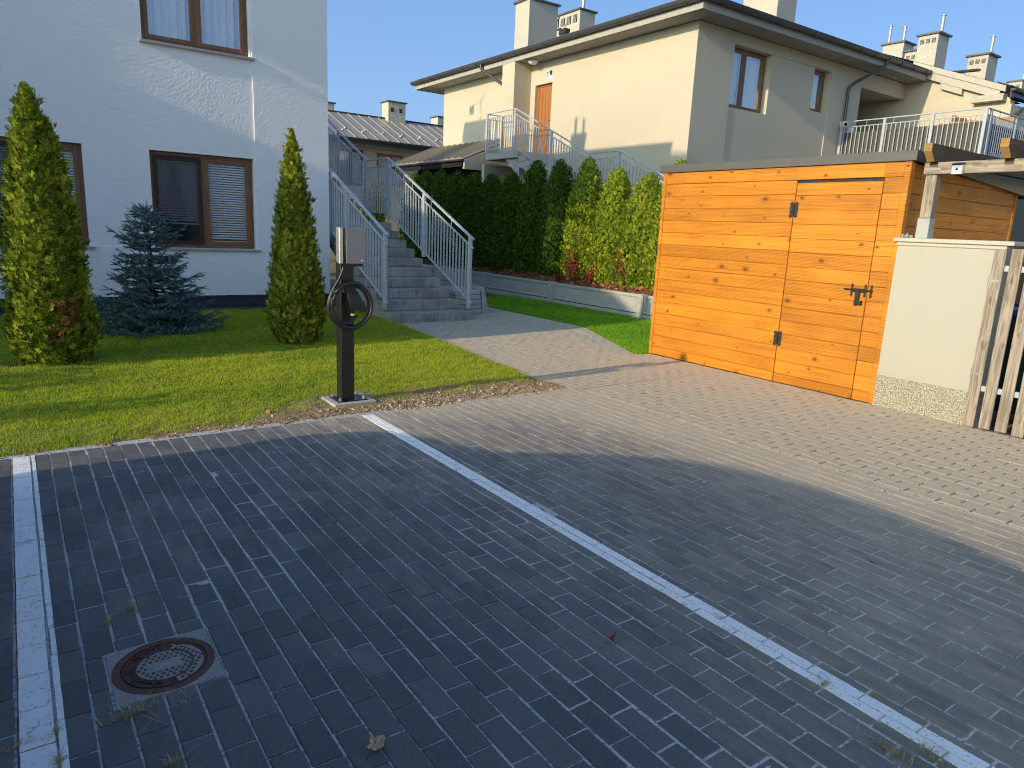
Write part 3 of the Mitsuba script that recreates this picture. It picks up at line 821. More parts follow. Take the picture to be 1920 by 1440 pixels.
ent('door_frame', [cbox(CX + .10, CX + .19, DOOR[0] + .002, DOOR[0] + .068, DOOR[2], DOOR[3], .005), cbox(CX + .10, CX + .19, DOOR[1] - .068, DOOR[1] - .002, DOOR[2], DOOR[3], .005), cbox(CX + .10, CX + .19, DOOR[0] + .07, DOOR[1] - .07, DOOR[3] - .058, DOOR[3] - .002, .005)], 'm_door_wood', d)
ent('door_handle', [bar([CX + .075, DOOR[0] + .14, 4.95], [CX + .075, DOOR[0] + .26, 4.95], .018, .018, .003), cyl([CX + .12, DOOR[0] + .14, 4.95], [CX + .075, DOOR[0] + .14, 4.95], .01)], 'm_steel', d)
sg_ = thing('house_number_sign', 'small white and dark blue number plate above the wooden door of the cream house', 'sign')
scene[key_for('plate', sg_)] = mikit.ply(cbox(CX - .014, CX - .002, 18.16, 18.45, 6.10, 6.38, .003), 'm_white')
ent('blue_field', [box(CX - .017, CX - .014, 18.175, 18.29, 6.24, 6.37)], 'm_blue_cloth', sg_)
ent('print', [box(CX - .017, CX - .0141, 18.31, 18.43, 6.32, 6.35), box(CX - .017, CX - .0141, 18.38, 18.41, 6.19, 6.31), box(CX - .017, CX - .0141, 18.20, 18.24, 6.12, 6.15), box(CX - .017, CX - .0141, 18.29, 18.33, 6.12, 6.145), box(CX - .017, CX - .0141, 18.39, 18.42, 6.12, 6.15)], 'm_black_matt', sg_)

# eaves: soffit boards, fascia, gutter, tiles
EX, EY, EY2, EX2 = 13.36, 11.88, 26.0, 24.05
def soffit_boards():
    out = []
    y = EY
    while y < EY2 - .01:
        out.append(box(EX + .02, CX - .002, y + .006, min(y + .145, EY2), ZS + .010, ZS + .03)); y += .15
    x = CX + .0
    while x < EX2 - .01:
        out.append(box(x + .006, min(x + .145, EX2), EY + .02, CY - .002, ZS + .012, ZS + .032)); x += .15
    x = CX
    while x < 24:
        out.append(box(x + .006, x + .145, 24.85, EY2, ZS + .012, ZS + .032)); x += .15
    return out
k = ent('soffit', soffit_boards(), 'm_soffit', ch); tag(k, kind='stuff')
ent('soffit_backing', [box(EX, CX + .2, EY, EY2, ZS + .034, ZS + .05), box(CX + .2, EX2, EY, CY + .2, ZS + .034, ZS + .05), box(CX + .2, EX2, 24.6, EY2, ZS + .034, ZS + .05)], 'm_dark', ch)
ent('fascia', [cbox(EX - .02, EX + .005, EY - .02, EY2, ZS - .005, ZS + .17, .003), cbox(EX + .006, EX2, EY - .021, EY + .004, ZS - .005, ZS + .17, .003), cbox(EX + .006, EX2, EY2 - .02, EY2 + .004, ZS - .005, ZS + .17, .003)], 'm_fascia', ch)
def gutter(p0, p1, r=.092):
    p0, p1 = np.array(p0, float), np.array(p1, float)
    d = (p1 - p0) / np.linalg.norm(p1 - p0)
    s = np.cross(d, [0, 0, 1.0])
    ang = np.linspace(0, -np.pi, 11)
    prof = [(math.cos(a) * r, math.sin(a) * r) for a in ang] + [(math.cos(a) * (r - .005), math.sin(a) * (r - .005)) for a in ang[::-1]]
    v = np.array([p + s * a + np.array([0, 0, b]) for p in (p0, p1) for a, b in prof])
    n = len(prof)
    f = [[i, (i + 1) % n, n + (i + 1) % n, n + i] for i in range(n)]
    caps = join([(v, np.array(f)), quad(v[0], v[3], v[7], v[10]), quad(v[n], v[n + 3], v[n + 7], v[n + 10])])
    return caps
GZ = ZS + .235
gx, gy = EX - .115, EY - .115
gw = ent('gutter', [gutter([gx, EY2 + .03, GZ], [gx, gy, GZ]), tube([[gx - .094, EY2 + .03, GZ], [gx - .094, gy - .094, GZ]], .011, 6)], 'm_gutter', ch)
gs = ent('gutter', [gutter([gx, gy, GZ], [EX2, gy, GZ]), tube([[gx - .094, gy - .094, GZ], [EX2, gy - .094, GZ]], .011, 6)], 'm_gutter', ch)
for i in range(19):
    y = gy + .5 + i * .76
    ent('bracket', [tube([[gx + math.cos(a) * .100, y, GZ + math.sin(a) * .100] for a in np.linspace(.2, -3.3, 9)], .011, 5)], 'm_gutter', gw)
for i in range(14):
    x = gx + .6 + i * .74
    ent('bracket', [tube([[x, gy - math.cos(a) * .100, GZ + math.sin(a) * .100] for a in np.linspace(.2, -3.3, 9)], .011, 5)], 'm_gutter', gs)
RZ, RS = GZ + .015, 13.5
rv = hip(EX - .06, 31, EY - .06, EY2 + .05, RZ, RS)
roof = ent('roof', [rv], 'm_roof', ch)
tn = math.tan(math.radians(RS))
def tile_w(y):     # a tile nose on the west eave
    o = []
    for r in range(3):
        x = EX - .07 + r * .30
        z = RZ + .02 + r * .30 * tn
        v, f = cbox(0, .33, y - .142, y + .142, 0, .05, .012)
        v = v.copy(); v[:, 2] += v[:, 0] * tn; o.append((v + [x, 0, z], f))
    return o
def tile_s(x):
    o = []
    for r in range(3):
        y = EY - .07 + r * .30
        z = RZ + .02 + r * .30 * tn
        v, f = cbox(x - .142, x + .142, 0, .33, 0, .05, .012)
        v = v.copy(); v[:, 2] += v[:, 1] * tn; o.append((v + [0, y, z], f))
    return o
for i in range(46):
    ent('tile', tile_w(EY + .25 + i * .30), 'm_roof', roof)
for i in range(34):
    ent('tile', tile_s(EX + .35 + i * .30), 'm_roof', roof)
for i in range(9):
    y = EY + 1.0 + i * 1.5
    ent('snow_guard', [bar([EX + .42, y - .11, RZ + .42 * tn + .09], [EX + .42, y + .11, RZ + .42 * tn + .09], .02, .07, .003)], 'm_zinc', roof)
for i in range(6):
    x = EX + 1.8 + i * 1.5
    ent('snow_guard', [bar([x - .11, EY + .42, RZ + .42 * tn + .09], [x + .11, EY + .42, RZ + .42 * tn + .09], .02, .07, .003)], 'm_zinc', roof)
def downpipe(pts, parent, r=.045):
    return ent('downpipe', [tube(pts, r, 12)] + [tube([np.array(pts[-2]) * (1 - t) + np.array(pts[-1]) * t + [0, 0, .02], np.array(pts[-2]) * (1 - t) + np.array(pts[-1]) * t - [0, 0, .02]], r + .008, 12) for t in (.25, .8)], 'm_gutter', parent, smooth=50)
yp = 20.18
downpipe([[gx, yp + .9, GZ - .06], [gx, yp + .9, GZ - .17], [gx + .02, yp + .87, GZ - .24], [CX - .12, yp + .10, 6.05], [CX - .07, yp + .02, 5.96], [CX - .07, yp + .02, 5.8], [CX - .07, yp + .02, 4.0]], ch)
xq = 20.62
downpipe([[xq + .65, gy, GZ - .06], [xq + .65, gy, GZ - .17], [xq + .62, gy + .02, GZ - .24], [xq + .10, CY - .12, 6.20], [xq + .02, CY - .07, 6.10], [xq, CY - .07, 5.95], [xq, CY - .07, 3.9]], ch)
la = thing('dome_lamp', 'round white dome lamp under the eaves by the square pillar of the cream house', 'lamp')
scene[key_for('shade', la)] = mikit.ply(lathe([(.0, ZS - .13), (.07, ZS - .12), (.13, ZS - .085), (.155, ZS - .04), (.155, ZS - .015), (.0, ZS - .012)], 13.66, 18.75, 28), 'm_white', smooth=40)
ent('rim', [lathe([(.158, ZS - .018), (.172, ZS - .016), (.172, ZS + .004), (.158, ZS + .006)], 13.66, 18.75, 28)], 'm_steel', la)

# chimneys
def chimney(parent, x0, x1, y0, y1, z0, z1, vents=0, pipes=(), cap=True, mat='m_stucco_grey'):
    c = key_for('chimney', parent)
    scene[c] = mikit.ply(cbox(x0, x1, y0, y1, z0, z1, .01), mat)
    if cap:
        ent('cap', [cbox(x0 - .07, x1 + .07, y0 - .07, y1 + .07, z1 + .001, z1 + .06, .008)], 'm_flashing', c)
    n = vents
    for i in range(n):
        w = (y1 - y0) / (n * 1.55 + .55)
        ya = y0 + w * .6 + i * w * 1.5
        ent('vent_opening', [box(x0 - .012, x0 - .002, ya, ya + w, z1 - .12 - w * 1.15, z1 - .12)], 'm_black_matt', c)
        ent('vent_grille', [box(x0 - .016, x0 - .0125, ya + w * (.2 + .28 * j), ya + w * (.28 + .28 * j), z1 - .12 - w * 1.15, z1 - .12) for j in range(3)], 'm_stucco_grey', c)
    for (x, y, h, r) in pipes:
        ent('flue_pipe', [cyl([x, y, z1 + .05], [x, y, z1 + h], r, 14), lathe([(r * 3, z1 + .06), (r * 1.1, z1 + .14)], x, y, 14), lathe([(0, z1 + h + .05), (r * 1.5, z1 + h + .03), (r * 1.5, z1 + h), (0, z1 + h)], x, y, 14)], 'm_zinc', c)
    return c
chimney(ch, 14.65, 15.85, 20.45, 21.25, 7.1, 8.98)                                   # the large one in front
chimney(ch, 18.0, 18.75, 21.9, 23.9, 7.0, 9.62, vents=5, pipes=((18.35, 22.15, 1.6, .06),))
chimney(ch, 17.5, 18.35, 12.95, 14.1, 6.9, 9.6)
tv = thing('dish_bracket', 'small dark aerial bracket on the roof next to the vented chimney of the cream house', 'aerial')
scene[key_for('arm', tv)] = mikit.ply(join([tube([[17.6, 22.9, 8.0], [17.6, 22.9, 9.15], [17.6, 22.6, 9.4]], .025, 8), tube([[17.6, 23.4, 8.95], [17.6, 22.5, 9.0]], .03, 8)]), 'm_iron')
ent('box', [cbox(17.5, 17.75, 22.1, 22.5, 8.75, 8.95, .02)], 'm_iron', tv)

# stairs and landing in front of the door
st2 = thing('hillside_staircase', 'concrete landing and stairs with pale railing up to the orange door of the cream house', 'stairs')
LX = 12.72
ent('landing', [cbox(LX, CX - .002, 18.05, 19.80, 3.70, 3.90, .01)], 'm_precast', st2)
for _x in (LX + .1, CX - .3):
    ent('landing_beam', [prism_x([(18.05, 3.70), (18.85, 3.699), (18.05, 3.15)], _x, _x + .2)], 'm_precast', st2)
for i in range(9):
    z = 3.90 - (i + 1) * .1605
    ent('step', [cbox(LX + .06, CX - .004, 18.05 - (i + 1) * .37, 18.05 - i * .37 + .02, z - .16, z, .008)], 'm_precast', st2)
zm = 3.90 - 9 * .1605
ent('landing', [cbox(LX + .06, CX - .004, 13.55, 14.73, zm - .25, zm - .002, .01)], 'm_precast', st2)
for i in range(8):
    z = zm - (i + 1) * .1605
    ent('step', [cbox(LX + .06, CX - .004, 13.55 - (i + 1) * .37, 13.55 - i * .37 + .02, z - .16, z, .008)], 'm_precast', st2)
ent('stair_slab', [prism_x([(18.05, 3.70), (18.05, 3.45), (14.73, 2.1), (14.73, 2.38)], LX + .08, CX - .01), prism_x([(13.55, 2.3), (13.55, 2.0), (10.5, .7), (10.5, 1.0)], LX + .08, CX - .01)], 'm_precast', st2)
railing(st2, [(18.2, 5.10), (19.80, 5.10)], [(18.22, .15), (19.77, .1)], at=LX, spacing=.12)
railing(st2, [(18.2, 5.10), (14.73, 3.62), (13.58, 3.62), (10.8, 2.45)], [(16.4, .1), (14.75, .1), (13.6, .1), (12.2, .1), (10.9, .1)], at=LX, spacing=.12)
railing(st2, [(LX, 5.10), (CX - .05, 5.10)], [(CX - .1, .1)], at=19.80, plane='y', spacing=.12)

# lean-to roof left of the landing
lt = thing('lean_to', 'low lean-to roof of dark standing seam sheet against the cream house', 'shed roof')
def lt_z(x):
    return 4.55 - (14.0 - x) * .44
scene[key_for('roof_sheet', lt)] = mikit.ply(join([(np.array([[12.2, 20.35, lt_z(12.2)], [13.99, 20.35, lt_z(13.99)], [13.99, 25.6, lt_z(13.99)], [12.2, 25.6, lt_z(12.2)], [12.2, 20.35, lt_z(12.2) - .05], [13.99, 20.35, lt_z(13.99) - .05], [13.99, 25.6, lt_z(13.99) - .05], [12.2, 25.6, lt_z(12.2) - .05]]), np.array([[0, 1, 2, 3], [4, 7, 6, 5], [0, 4, 5, 1], [1, 5, 6, 2], [2, 6, 7, 3], [3, 7, 4, 0]]))]), 'm_roof_grey')
for i in range(13):
    y = 20.5 + i * .42
    ent('seam', [bar([12.2, y, lt_z(12.2) + .03], [13.98, y, lt_z(13.98) + .03], .025, .06)], 'm_roof_grey', lt)
ent('gutter', [gutter([12.13, 25.65, 3.72], [12.13, 20.3, 3.72], .06)], 'm_gutter', lt)
ent('fascia', [box(12.2, 12.24, 20.4, 25.6, 3.5, 3.69)], 'm_dark', lt)
ent('gable', [prism_y([(12.25, 3.42), (13.99, 3.42), (13.99, 4.44), (12.25, 3.70)], 20.30, 20.42)], 'm_stucco_grey', lt)
ent('back_panel', [box(13.2, 13.25, 20.5, 25.4, .4, 3.9)], 'm_dark', lt)
ent('wall', [box(12.75, 13.98, 19.90, 20.05, .4, 3.60)], 'm_stucco_grey', lt)

# ------------------------------------------------------------------ right wing with loggia, terrace and balcony railing
wing = thing('terrace_wing', 'cream wing with a shaded loggia and sloping pale verge right of the cream house', 'house')
ent('wall', [prism_x([(9.45, .3), (15.2, .3), (15.2, 6.7), (11.6, 6.7), (9.45, 5.92)], 24.0, 24.3)], 'm_stucco_cream', wing)
ent('loggia_back', [box(21.4, 24.0, 15.0, 15.2, 3.9, 6.7)], 'm_stucco_grey', wing)
ent('loggia_door', [cbox(22.2, 23.2, 14.93, 14.998, 3.95, 6.0, .01)], 'm_dark', wing)
ent('loggia_ceiling', [box(21.401, 23.998, CY + .25, 15.0, 6.25, 6.33)], 'm_stucco_grey', wing)
ent('lintel', [box(21.402, 23.997, CY + .02, CY + .26, 6.22, ZS)], 'm_stucco_cream', wing)
ent('south_wall', [box(24.0, 36, 9.40, 9.449, .3, 5.75), box(24.001, 36, 9.45, 9.7, .3, 5.7)], 'm_stucco_cream', wing)
# verge: two stepped boards; roof; gutter
def vz(y, o=0):
    return 6.02 + (y - 9.75) * .385 + o
ent('verge_board', [prism_x([(9.70, vz(9.70, -.03)), (9.75, vz(9.75, -.10)), (12.3, vz(12.3, -.10)), (12.3, vz(12.3, .12)), (9.70, vz(9.70, .12))], 23.82, 23.88)], 'm_verge', wing)
ent('verge_board', [prism_x([(9.55, vz(9.55, .123)), (12.3, vz(12.3, .123)), (12.3, vz(12.3, .29)), (9.55, vz(9.55, .29))], 23.78, 23.85)], 'm_verge', wing)
ent('rafter_end', [prism_x([(10.75, vz(10.75, -.27)), (11.4, vz(11.4, -.27)), (11.4, vz(11.4, -.105)), (10.75, vz(10.75, -.105))], 23.84, 23.99)], 'm_verge', wing)
ent('bracket_block', [box(23.72, 23.998, 9.55, 10.4, 5.84, 6.02)], 'm_stucco_grey', wing)
rr = ent('roof', [(np.array([[23.8, 9.45, vz(9.45, .30)], [36, 9.45, vz(9.45, .30)], [36, 16, vz(16, .30)], [23.8, 16, vz(16, .30)]]), np.array([[0, 1, 2, 3]]))], 'm_roof', wing)
for i in range(30):
    x = 23.95 + i * .30
    v, f = cbox(x - .14, x + .14, 0, .4, 0, .03, .008)
    v = v.copy(); v[:, 2] += v[:, 1] * .385
    ent('tile', [(v + [0, 9.42, vz(9.42, .31)], f)], 'm_roof', rr)
g2 = ent('gutter', [gutter([23.80, 9.36, 6.14], [34, 9.36, 6.14], .075)], 'm_gutter', wing)
ent('soffit', [box(23.9, 34, 8.6 + .75, 9.45 - .002, 5.88, 5.93)], 'm_dark', wing)
ent('fascia', [cbox(23.86, 34, 9.40, 9.44, 5.90, 6.12, .004)], 'm_gutter', wing)
ent('gutter', [gutter([EX2 + .02, gy - .02, GZ + .0], [EX2 + .02, 10.45, GZ - .06], .075)], 'm_gutter', wing)
downpipe([[25.2, 9.36, 6.08], [25.2, 9.36, 5.98], [25.1, 9.36, 5.9], [24.2, 9.30, 5.45], [24.1, 9.3, 5.3], [24.1, 9.3, 4.0]], wing)
chimney(wing, 26.0, 26.75, 12.75, 13.40, 7.0, 8.60, vents=3, pipes=((26.35, 12.85, .62, .055),))
chimney(wing, 26.1, 26.7, 13.42, 13.85, 7.0, 8.18, vents=2)
chimney(wing, 28.0, 28.75, 14.95, 15.75, 8.3, 9.05, pipes=((28.2, 15.65, .70, .05), (28.4, 15.2, .62, .05)))
chimney(wing, 28.0, 28.75, 11.95, 12.60, 7.2, 8.15, vents=3, pipes=((28.35, 12.05, .62, .05),))
chimney(wing, 36.0, 36.75, 13.85, 14.40, 8.0, 8.72, vents=2, pipes=((36.3, 13.95, .6, .05), (36.3, 13.6, .75, .04)))

BX, BY = 20.5, 8.55
bal = thing('balcony', 'terrace balcony with pale railing and grey fabric screen right of the cream house', 'balcony')
ent('base', [box(BX + .1, 30, BY + .1, CY - .002, .2, 3.78)], 'm_plinth', bal)
ent('floor', [cbox(BX, 30, BY, CY - .004, 3.78, 3.95, .008)], 'm_precast', bal)
railing(bal, [(BY, 5.10), (CY - .06, 5.10)], [(BY + .02, .06), (9.85, .06), (11.15, .06), (CY - .1, .06)], at=BX, spacing=.125)
railing(bal, [(BX, 5.10), (28.0, 5.10)], [(BX + .25, .06), (22.3, .06), (24.4, .06), (26.4, .06)], at=BY, plane='y', spacing=.125)
def cloth(a0, a1, b0, b1, plane, at, seed):
    n = int((a1 - a0) / .03)
    u = np.linspace(a0, a1, n)
    w = at + .05 + .012 * np.sin(u * 2 * np.pi / .25) + .012 * nz(u, 0 * u, seed, 3, 2, seed)
    P = (lambda w, u, z: np.stack([w, u, z], 1)) if plane == 'x' else (lambda w, u, z: np.stack([u, w, z], 1))
    vv = np.concatenate([P(w, u, np.full(n, b0)), P(w, u, b1 + .02 * (nz(u, 0 * u, 3, 2, 2, seed) - .5))])
    return vv, np.array([[j, j + 1, n + j + 1, n + j] for j in range(n - 1)])
ent('screen', [cloth(BY + .04, CY - .15, 3.99, 4.80, 'x', BX, 1)], 'm_screen', bal, smooth=True)
ent('screen', [cloth(BX + .08, 28.0, 3.99, 4.80, 'y', BY, 2)], 'm_blue_cloth', bal, smooth=True)
bf = thing('board_fence', 'tan upright boards of a screen at the back of the balcony', 'fence')
for i in range(13):
    y = BY + .18 + i * .15
    ent('board', [cbox(22.6, 22.63, y, y + .142, 3.96, 5.16 + .03 * math.sin(i * 2.1), .004)], 'm_board', bf)
for i in range(30):
    x = 23.0 + i * .155
    ent('board', [cbox(x, x + .147, BY + 1.95, BY + 1.98, 3.96, 5.42 + .02 * math.sin(i * 1.7), .004)], 'm_board', bf)
for i in range(12):
    y = 9.0 + i * .15
    ent('board', [cbox(27.6, 27.63, y - 1.1, y - 1.1 + .142, 3.96, 5.75, .004)], 'm_board', bf)
ln = thing('wall_lantern', 'black carriage lantern on the wall inside the shaded loggia', 'lamp')
scene[key_for('cage', ln)] = mikit.ply(join([lathe([(.0, 5.28), (.05, 5.29), (.085, 5.55), (.11, 5.56), (.05, 5.66), (.0, 5.70)], 21.62, 14.2, 6), tube([[21.42, 14.2, 5.5], [21.50, 14.2, 5.76], [21.62, 14.2, 5.72]], .016, 6)]), 'm_iron')
ent('back_plate', [cbox(21.40, 21.43, 14.12, 14.28, 5.38, 5.62, .006)], 'm_iron', ln)
cam_ = thing('security_camera', 'small white security camera on the wall by the balcony railing', 'camera')
scene[key_for('housing', cam_)] = mikit.ply(join([cyl([20.55, 12.36, 5.06], [20.38, 12.24, 5.02], .07, 18), cbox(20.52, 20.70, 12.38, 12.515, 4.98, 5.14, .01)]), 'm_white', smooth=40)
ent('lens', [cyl([20.381, 12.241, 5.02], [20.372, 12.235, 5.018], .045, 18)], 'm_gloss_black', cam_)
bx_ = thing('cable_box', 'white cable box with dangling leads below the security camera', 'box')
scene[key_for('case', bx_)] = mikit.ply(cbox(20.86, 21.12, 12.40, 12.515, 4.82, 5.02, .01), 'm_white')
ent('lead', [tube([[20.9, 12.42, 4.83], [20.85, 12.40, 4.62], [20.92, 12.4, 4.5]], .012, 6), tube([[21.02, 12.42, 4.83], [21.06, 12.40, 4.6]], .012, 6)], 'm_black', bx_)

# ------------------------------------------------------------------ far house with the standing seam roof
fh = thing('far_house', 'low house with a grey standing seam roof in the gap behind the stairs', 'house')
RE = [np.array([8.0, 29.0, 5.02]), np.array([22.0, 29.0, 5.02])]
ry, rz = 32.4, 6.43
scene_roof = ent('roof', [(np.array([[8, 29, 5.02], [22, 29, 5.02], [22, ry, rz], [8, ry, rz], [8, 36, 5.0], [22, 36, 5.0]]), np.array([[0, 1, 2, 3], [3, 2, 5, 4]]))], 'm_roof_grey', fh)
sl = (rz - 5.02) / (ry - 29)
for i in range(27):
    x = 8.2 + i * .5
    ent('seam', [bar([x, 29.0, 5.04], [x, ry, rz + .02], .025, .04)], 'm_roof_grey', scene_roof)
for i in range(13):
    for j in range(2):
        x, y = 9.2 + i * .9 + .22 * j, 29.75 + .28 * j
        ent('snow_guard', [cyl([x, y, 5.02 + sl * (y - 29) + .015], [x, y, 5.02 + sl * (y - 29) + .06], .055, 10)], 'm_zinc', scene_roof)
ent('ridge_cap', [cbox(8, 22, ry - .08, ry + .08, rz + .0, rz + .05, .01)], 'm_roof', fh)
ent('gutter', [gutter([8, 28.92, 4.97], [22, 28.92, 4.97], .07)], 'm_gutter', fh)
ent('soffit', [box(8, 22, 29.0, 29.6, 4.74, 4.80)], 'm_soffit', fh)
ent('fascia', [box(8, 22, 28.98, 29.0, 4.76, 4.96)], 'm_gutter', fh)
fwh = shapely.union_all([rect(13.35, 3.2, 14.65, 4.55), rect(11.55, 3.1, 12.75, 4.6)])
ent('wall', sheet(rect(8, 0, 22, 4.78).difference(fwh), .3, 'y', 29.5), 'm_stucco_cream', fh)
ent('back_wall', [box(8, 22, 35, 35.3, 0, 4.9)], 'm_dark', fh)
window_y(fh, 13.35, 14.65, 3.2, 4.55, 29.58, [.5], 'curtain', sill=False, mat='m_door_wood')
window_y(fh, 11.55, 12.75, 3.1, 4.6, 29.58, [.5], 'curtain', sill=False)
ent('downpipe', [tube([[16.25, 28.92, 4.9], [16.3, 29.1, 4.75], [16.3, 29.44, 4.6], [16.3, 29.44, 2]], .05, 10), tube([[15.7, 28.92, 4.9], [15.7, 29.1, 4.75]], .05, 10)], 'm_gutter', fh)
chimney(fh, 15.05, 15.95, 32.0, 32.7, 6.2, 7.15, mat='m_stucco_cream')
c1 = key_for('vent_opening', fh)
scene[c1] = mikit.ply(join([box(15.18, 15.32, 31.985, 31.998, 6.72, 6.90), box(15.62, 15.76, 31.985, 31.998, 6.72, 6.90)]), 'm_black_matt')
chimney(fh, 18.25, 19.2, 33.0, 33.7, 6.0, 6.95, mat='m_stucco_cream')
scene[key_for('vent_opening', fh)] = mikit.ply(join([box(18.55 + .2 * i, 18.67 + .2 * i, 32.985, 32.998, 6.55, 6.75) for i in range(3)]), 'm_black_matt')
chimney(fh, 12.2, 12.8, 33.0, 33.6, 6.0, 6.86, mat='m_stucco_cream')

# ------------------------------------------------------------------ low concrete wall, bark mulch bed
lw = thing('low_concrete_wall', 'low wall of pale precast concrete panels between grooved posts below the hedge', 'wall')
WX = 9.86
posts = [6.80, 9.62, 12.44, 15.20, 18.0, 20.8]
for y in posts:
    ent('post', [cbox(WX - .03, WX + .11, y - .07, y + .07, -.1, .475, .008), box(WX - .036, WX - .029, y - .035, y + .035, 0, .47)], 'm_precast', lw)
for a, b in zip(posts[:-1], posts[1:]):
    y0, y1 = a + .071, b - .071
    pn = ent('panel', [cbox(WX + .02, WX + .06, y0, y1, .10, .46, .004), cbox(WX - .005, WX + .07, y0, y1, .40, .462, .006), cbox(WX - .005, WX + .07, y0, y1, .10, .145, .006),
                       cbox(WX - .002, WX + .07, y0, y0 + .05, .146, .399, .006), cbox(WX - .002, WX + .07, y1 - .05, y1, .146, .399, .006)], 'm_precast', lw)
    ent('base_strip', [cbox(WX + .0, WX + .07, y0, y1, -.12, .085, .005)], 'm_precast', lw)
def bed_z(X, Y):
    return np.where(X < 9.95, .43, .44 + .16 * np.clip((X - 9.95) / .6, 0, 1) + .10 * np.clip((X - 10.6), 0, 4)) + .05 * (nz(X, Y, 0, 3, 2, 51) - .5)
k = ent('garden_bed', grid(np.concatenate([[9.93, 10.0], np.arange(10.1, 11.3, .1), [12, 13, 14.2]]), np.arange(6.6, 21, .12), bed_z), 'm_bark')
tag(k, 'raised bed with bark mulch under the thuja hedge', kind='structure')
def mulch():
    rng = np.random.default_rng(12)
    return scatter_chips(9000, lambda n: (rng.uniform(9.94, 10.9, n), rng.uniform(8.9, 17, n)), bed_z, .016, [(.26, .115, .05), (.18, .075, .035), (.36, .19, .09), (.12, .055, .03)], rng, flat=.3, elong=1.9)
v, f, c = mulch()
k = ent('bark_mulch', (v, f), 'm_chip', color=c); tag(k, 'reddish bark chips along the foot of the thuja hedge', 'bark mulch', kind='stuff')

# ------------------------------------------------------------------ thujas
def spray_template(rng):
    """A flat fan of scale-leaf fingers in the (u, v) plane, u along the spray, length 1."""
    v, f = [], []
    def finger(p, a, L, w):
        d = np.array([math.cos(a), math.sin(a)]); q = np.array([-d[1], d[0]])
        i = len(v)
        v.extend([p, p + d * L * .5 + q * w * .5, p + d * L, p + d * L * .5 - q * w * .5])
        f.extend([[i, i + 2, i + 1], [i, i + 3, i + 2]])
    finger(np.array([0., 0]), 0, 1.0, .22)
    for t, a, L in ((.15, .75, .58), (.15, -.75, .58), (.45, .62, .48), (.45, -.62, .48)):
        finger(np.array([t, 0.]), a + rng.normal(0, .15), L * rng.uniform(.8, 1.2), .20)
    return np.array(v), np.array(f)
_TR = np.random.default_rng(3)
SPRAYS = [spray_template(_TR) for _ in range(6)]
def place_sprays(P, D, N, S, C, rng):
    """P origins, D directions, N side vectors, S sizes, C colours."""
    n = len(P)
    D = D / np.linalg.norm(D, axis=1, keepdims=True)
    N = N - D * (N * D).sum(1, keepdims=True); N /= np.linalg.norm(N, axis=1, keepdims=True)
    V, F, K, off = [], [], [], 0
    which = rng.integers(0, len(SPRAYS), n)
    for w, (tv, tf) in enumerate(SPRAYS):
        m = which == w
        if not m.any():
            continue
        q = P[m][:, None] + S[m][:, None, None] * (tv[None, :, :1] * D[m][:, None] + tv[None, :, 1:] * N[m][:, None])
        B = np.cross(D[m], N[m])
        q = q + B[:, None] * (S[m][:, None, None] * .35 * (tv[None, :, :1] ** 2) * rng.normal(0, .5, (m.sum(), 1, 1)))
        V.append(q.reshape(-1, 3)); F.append((tf[None] + (np.arange(m.sum()) * len(tv))[:, None, None]).reshape(-1, 3) + off)
        K.append(np.repeat(C[m], len(tv), 0)); off += m.sum() * len(tv)
    return np.vstack(V), np.vstack(F), np.vstack(K)

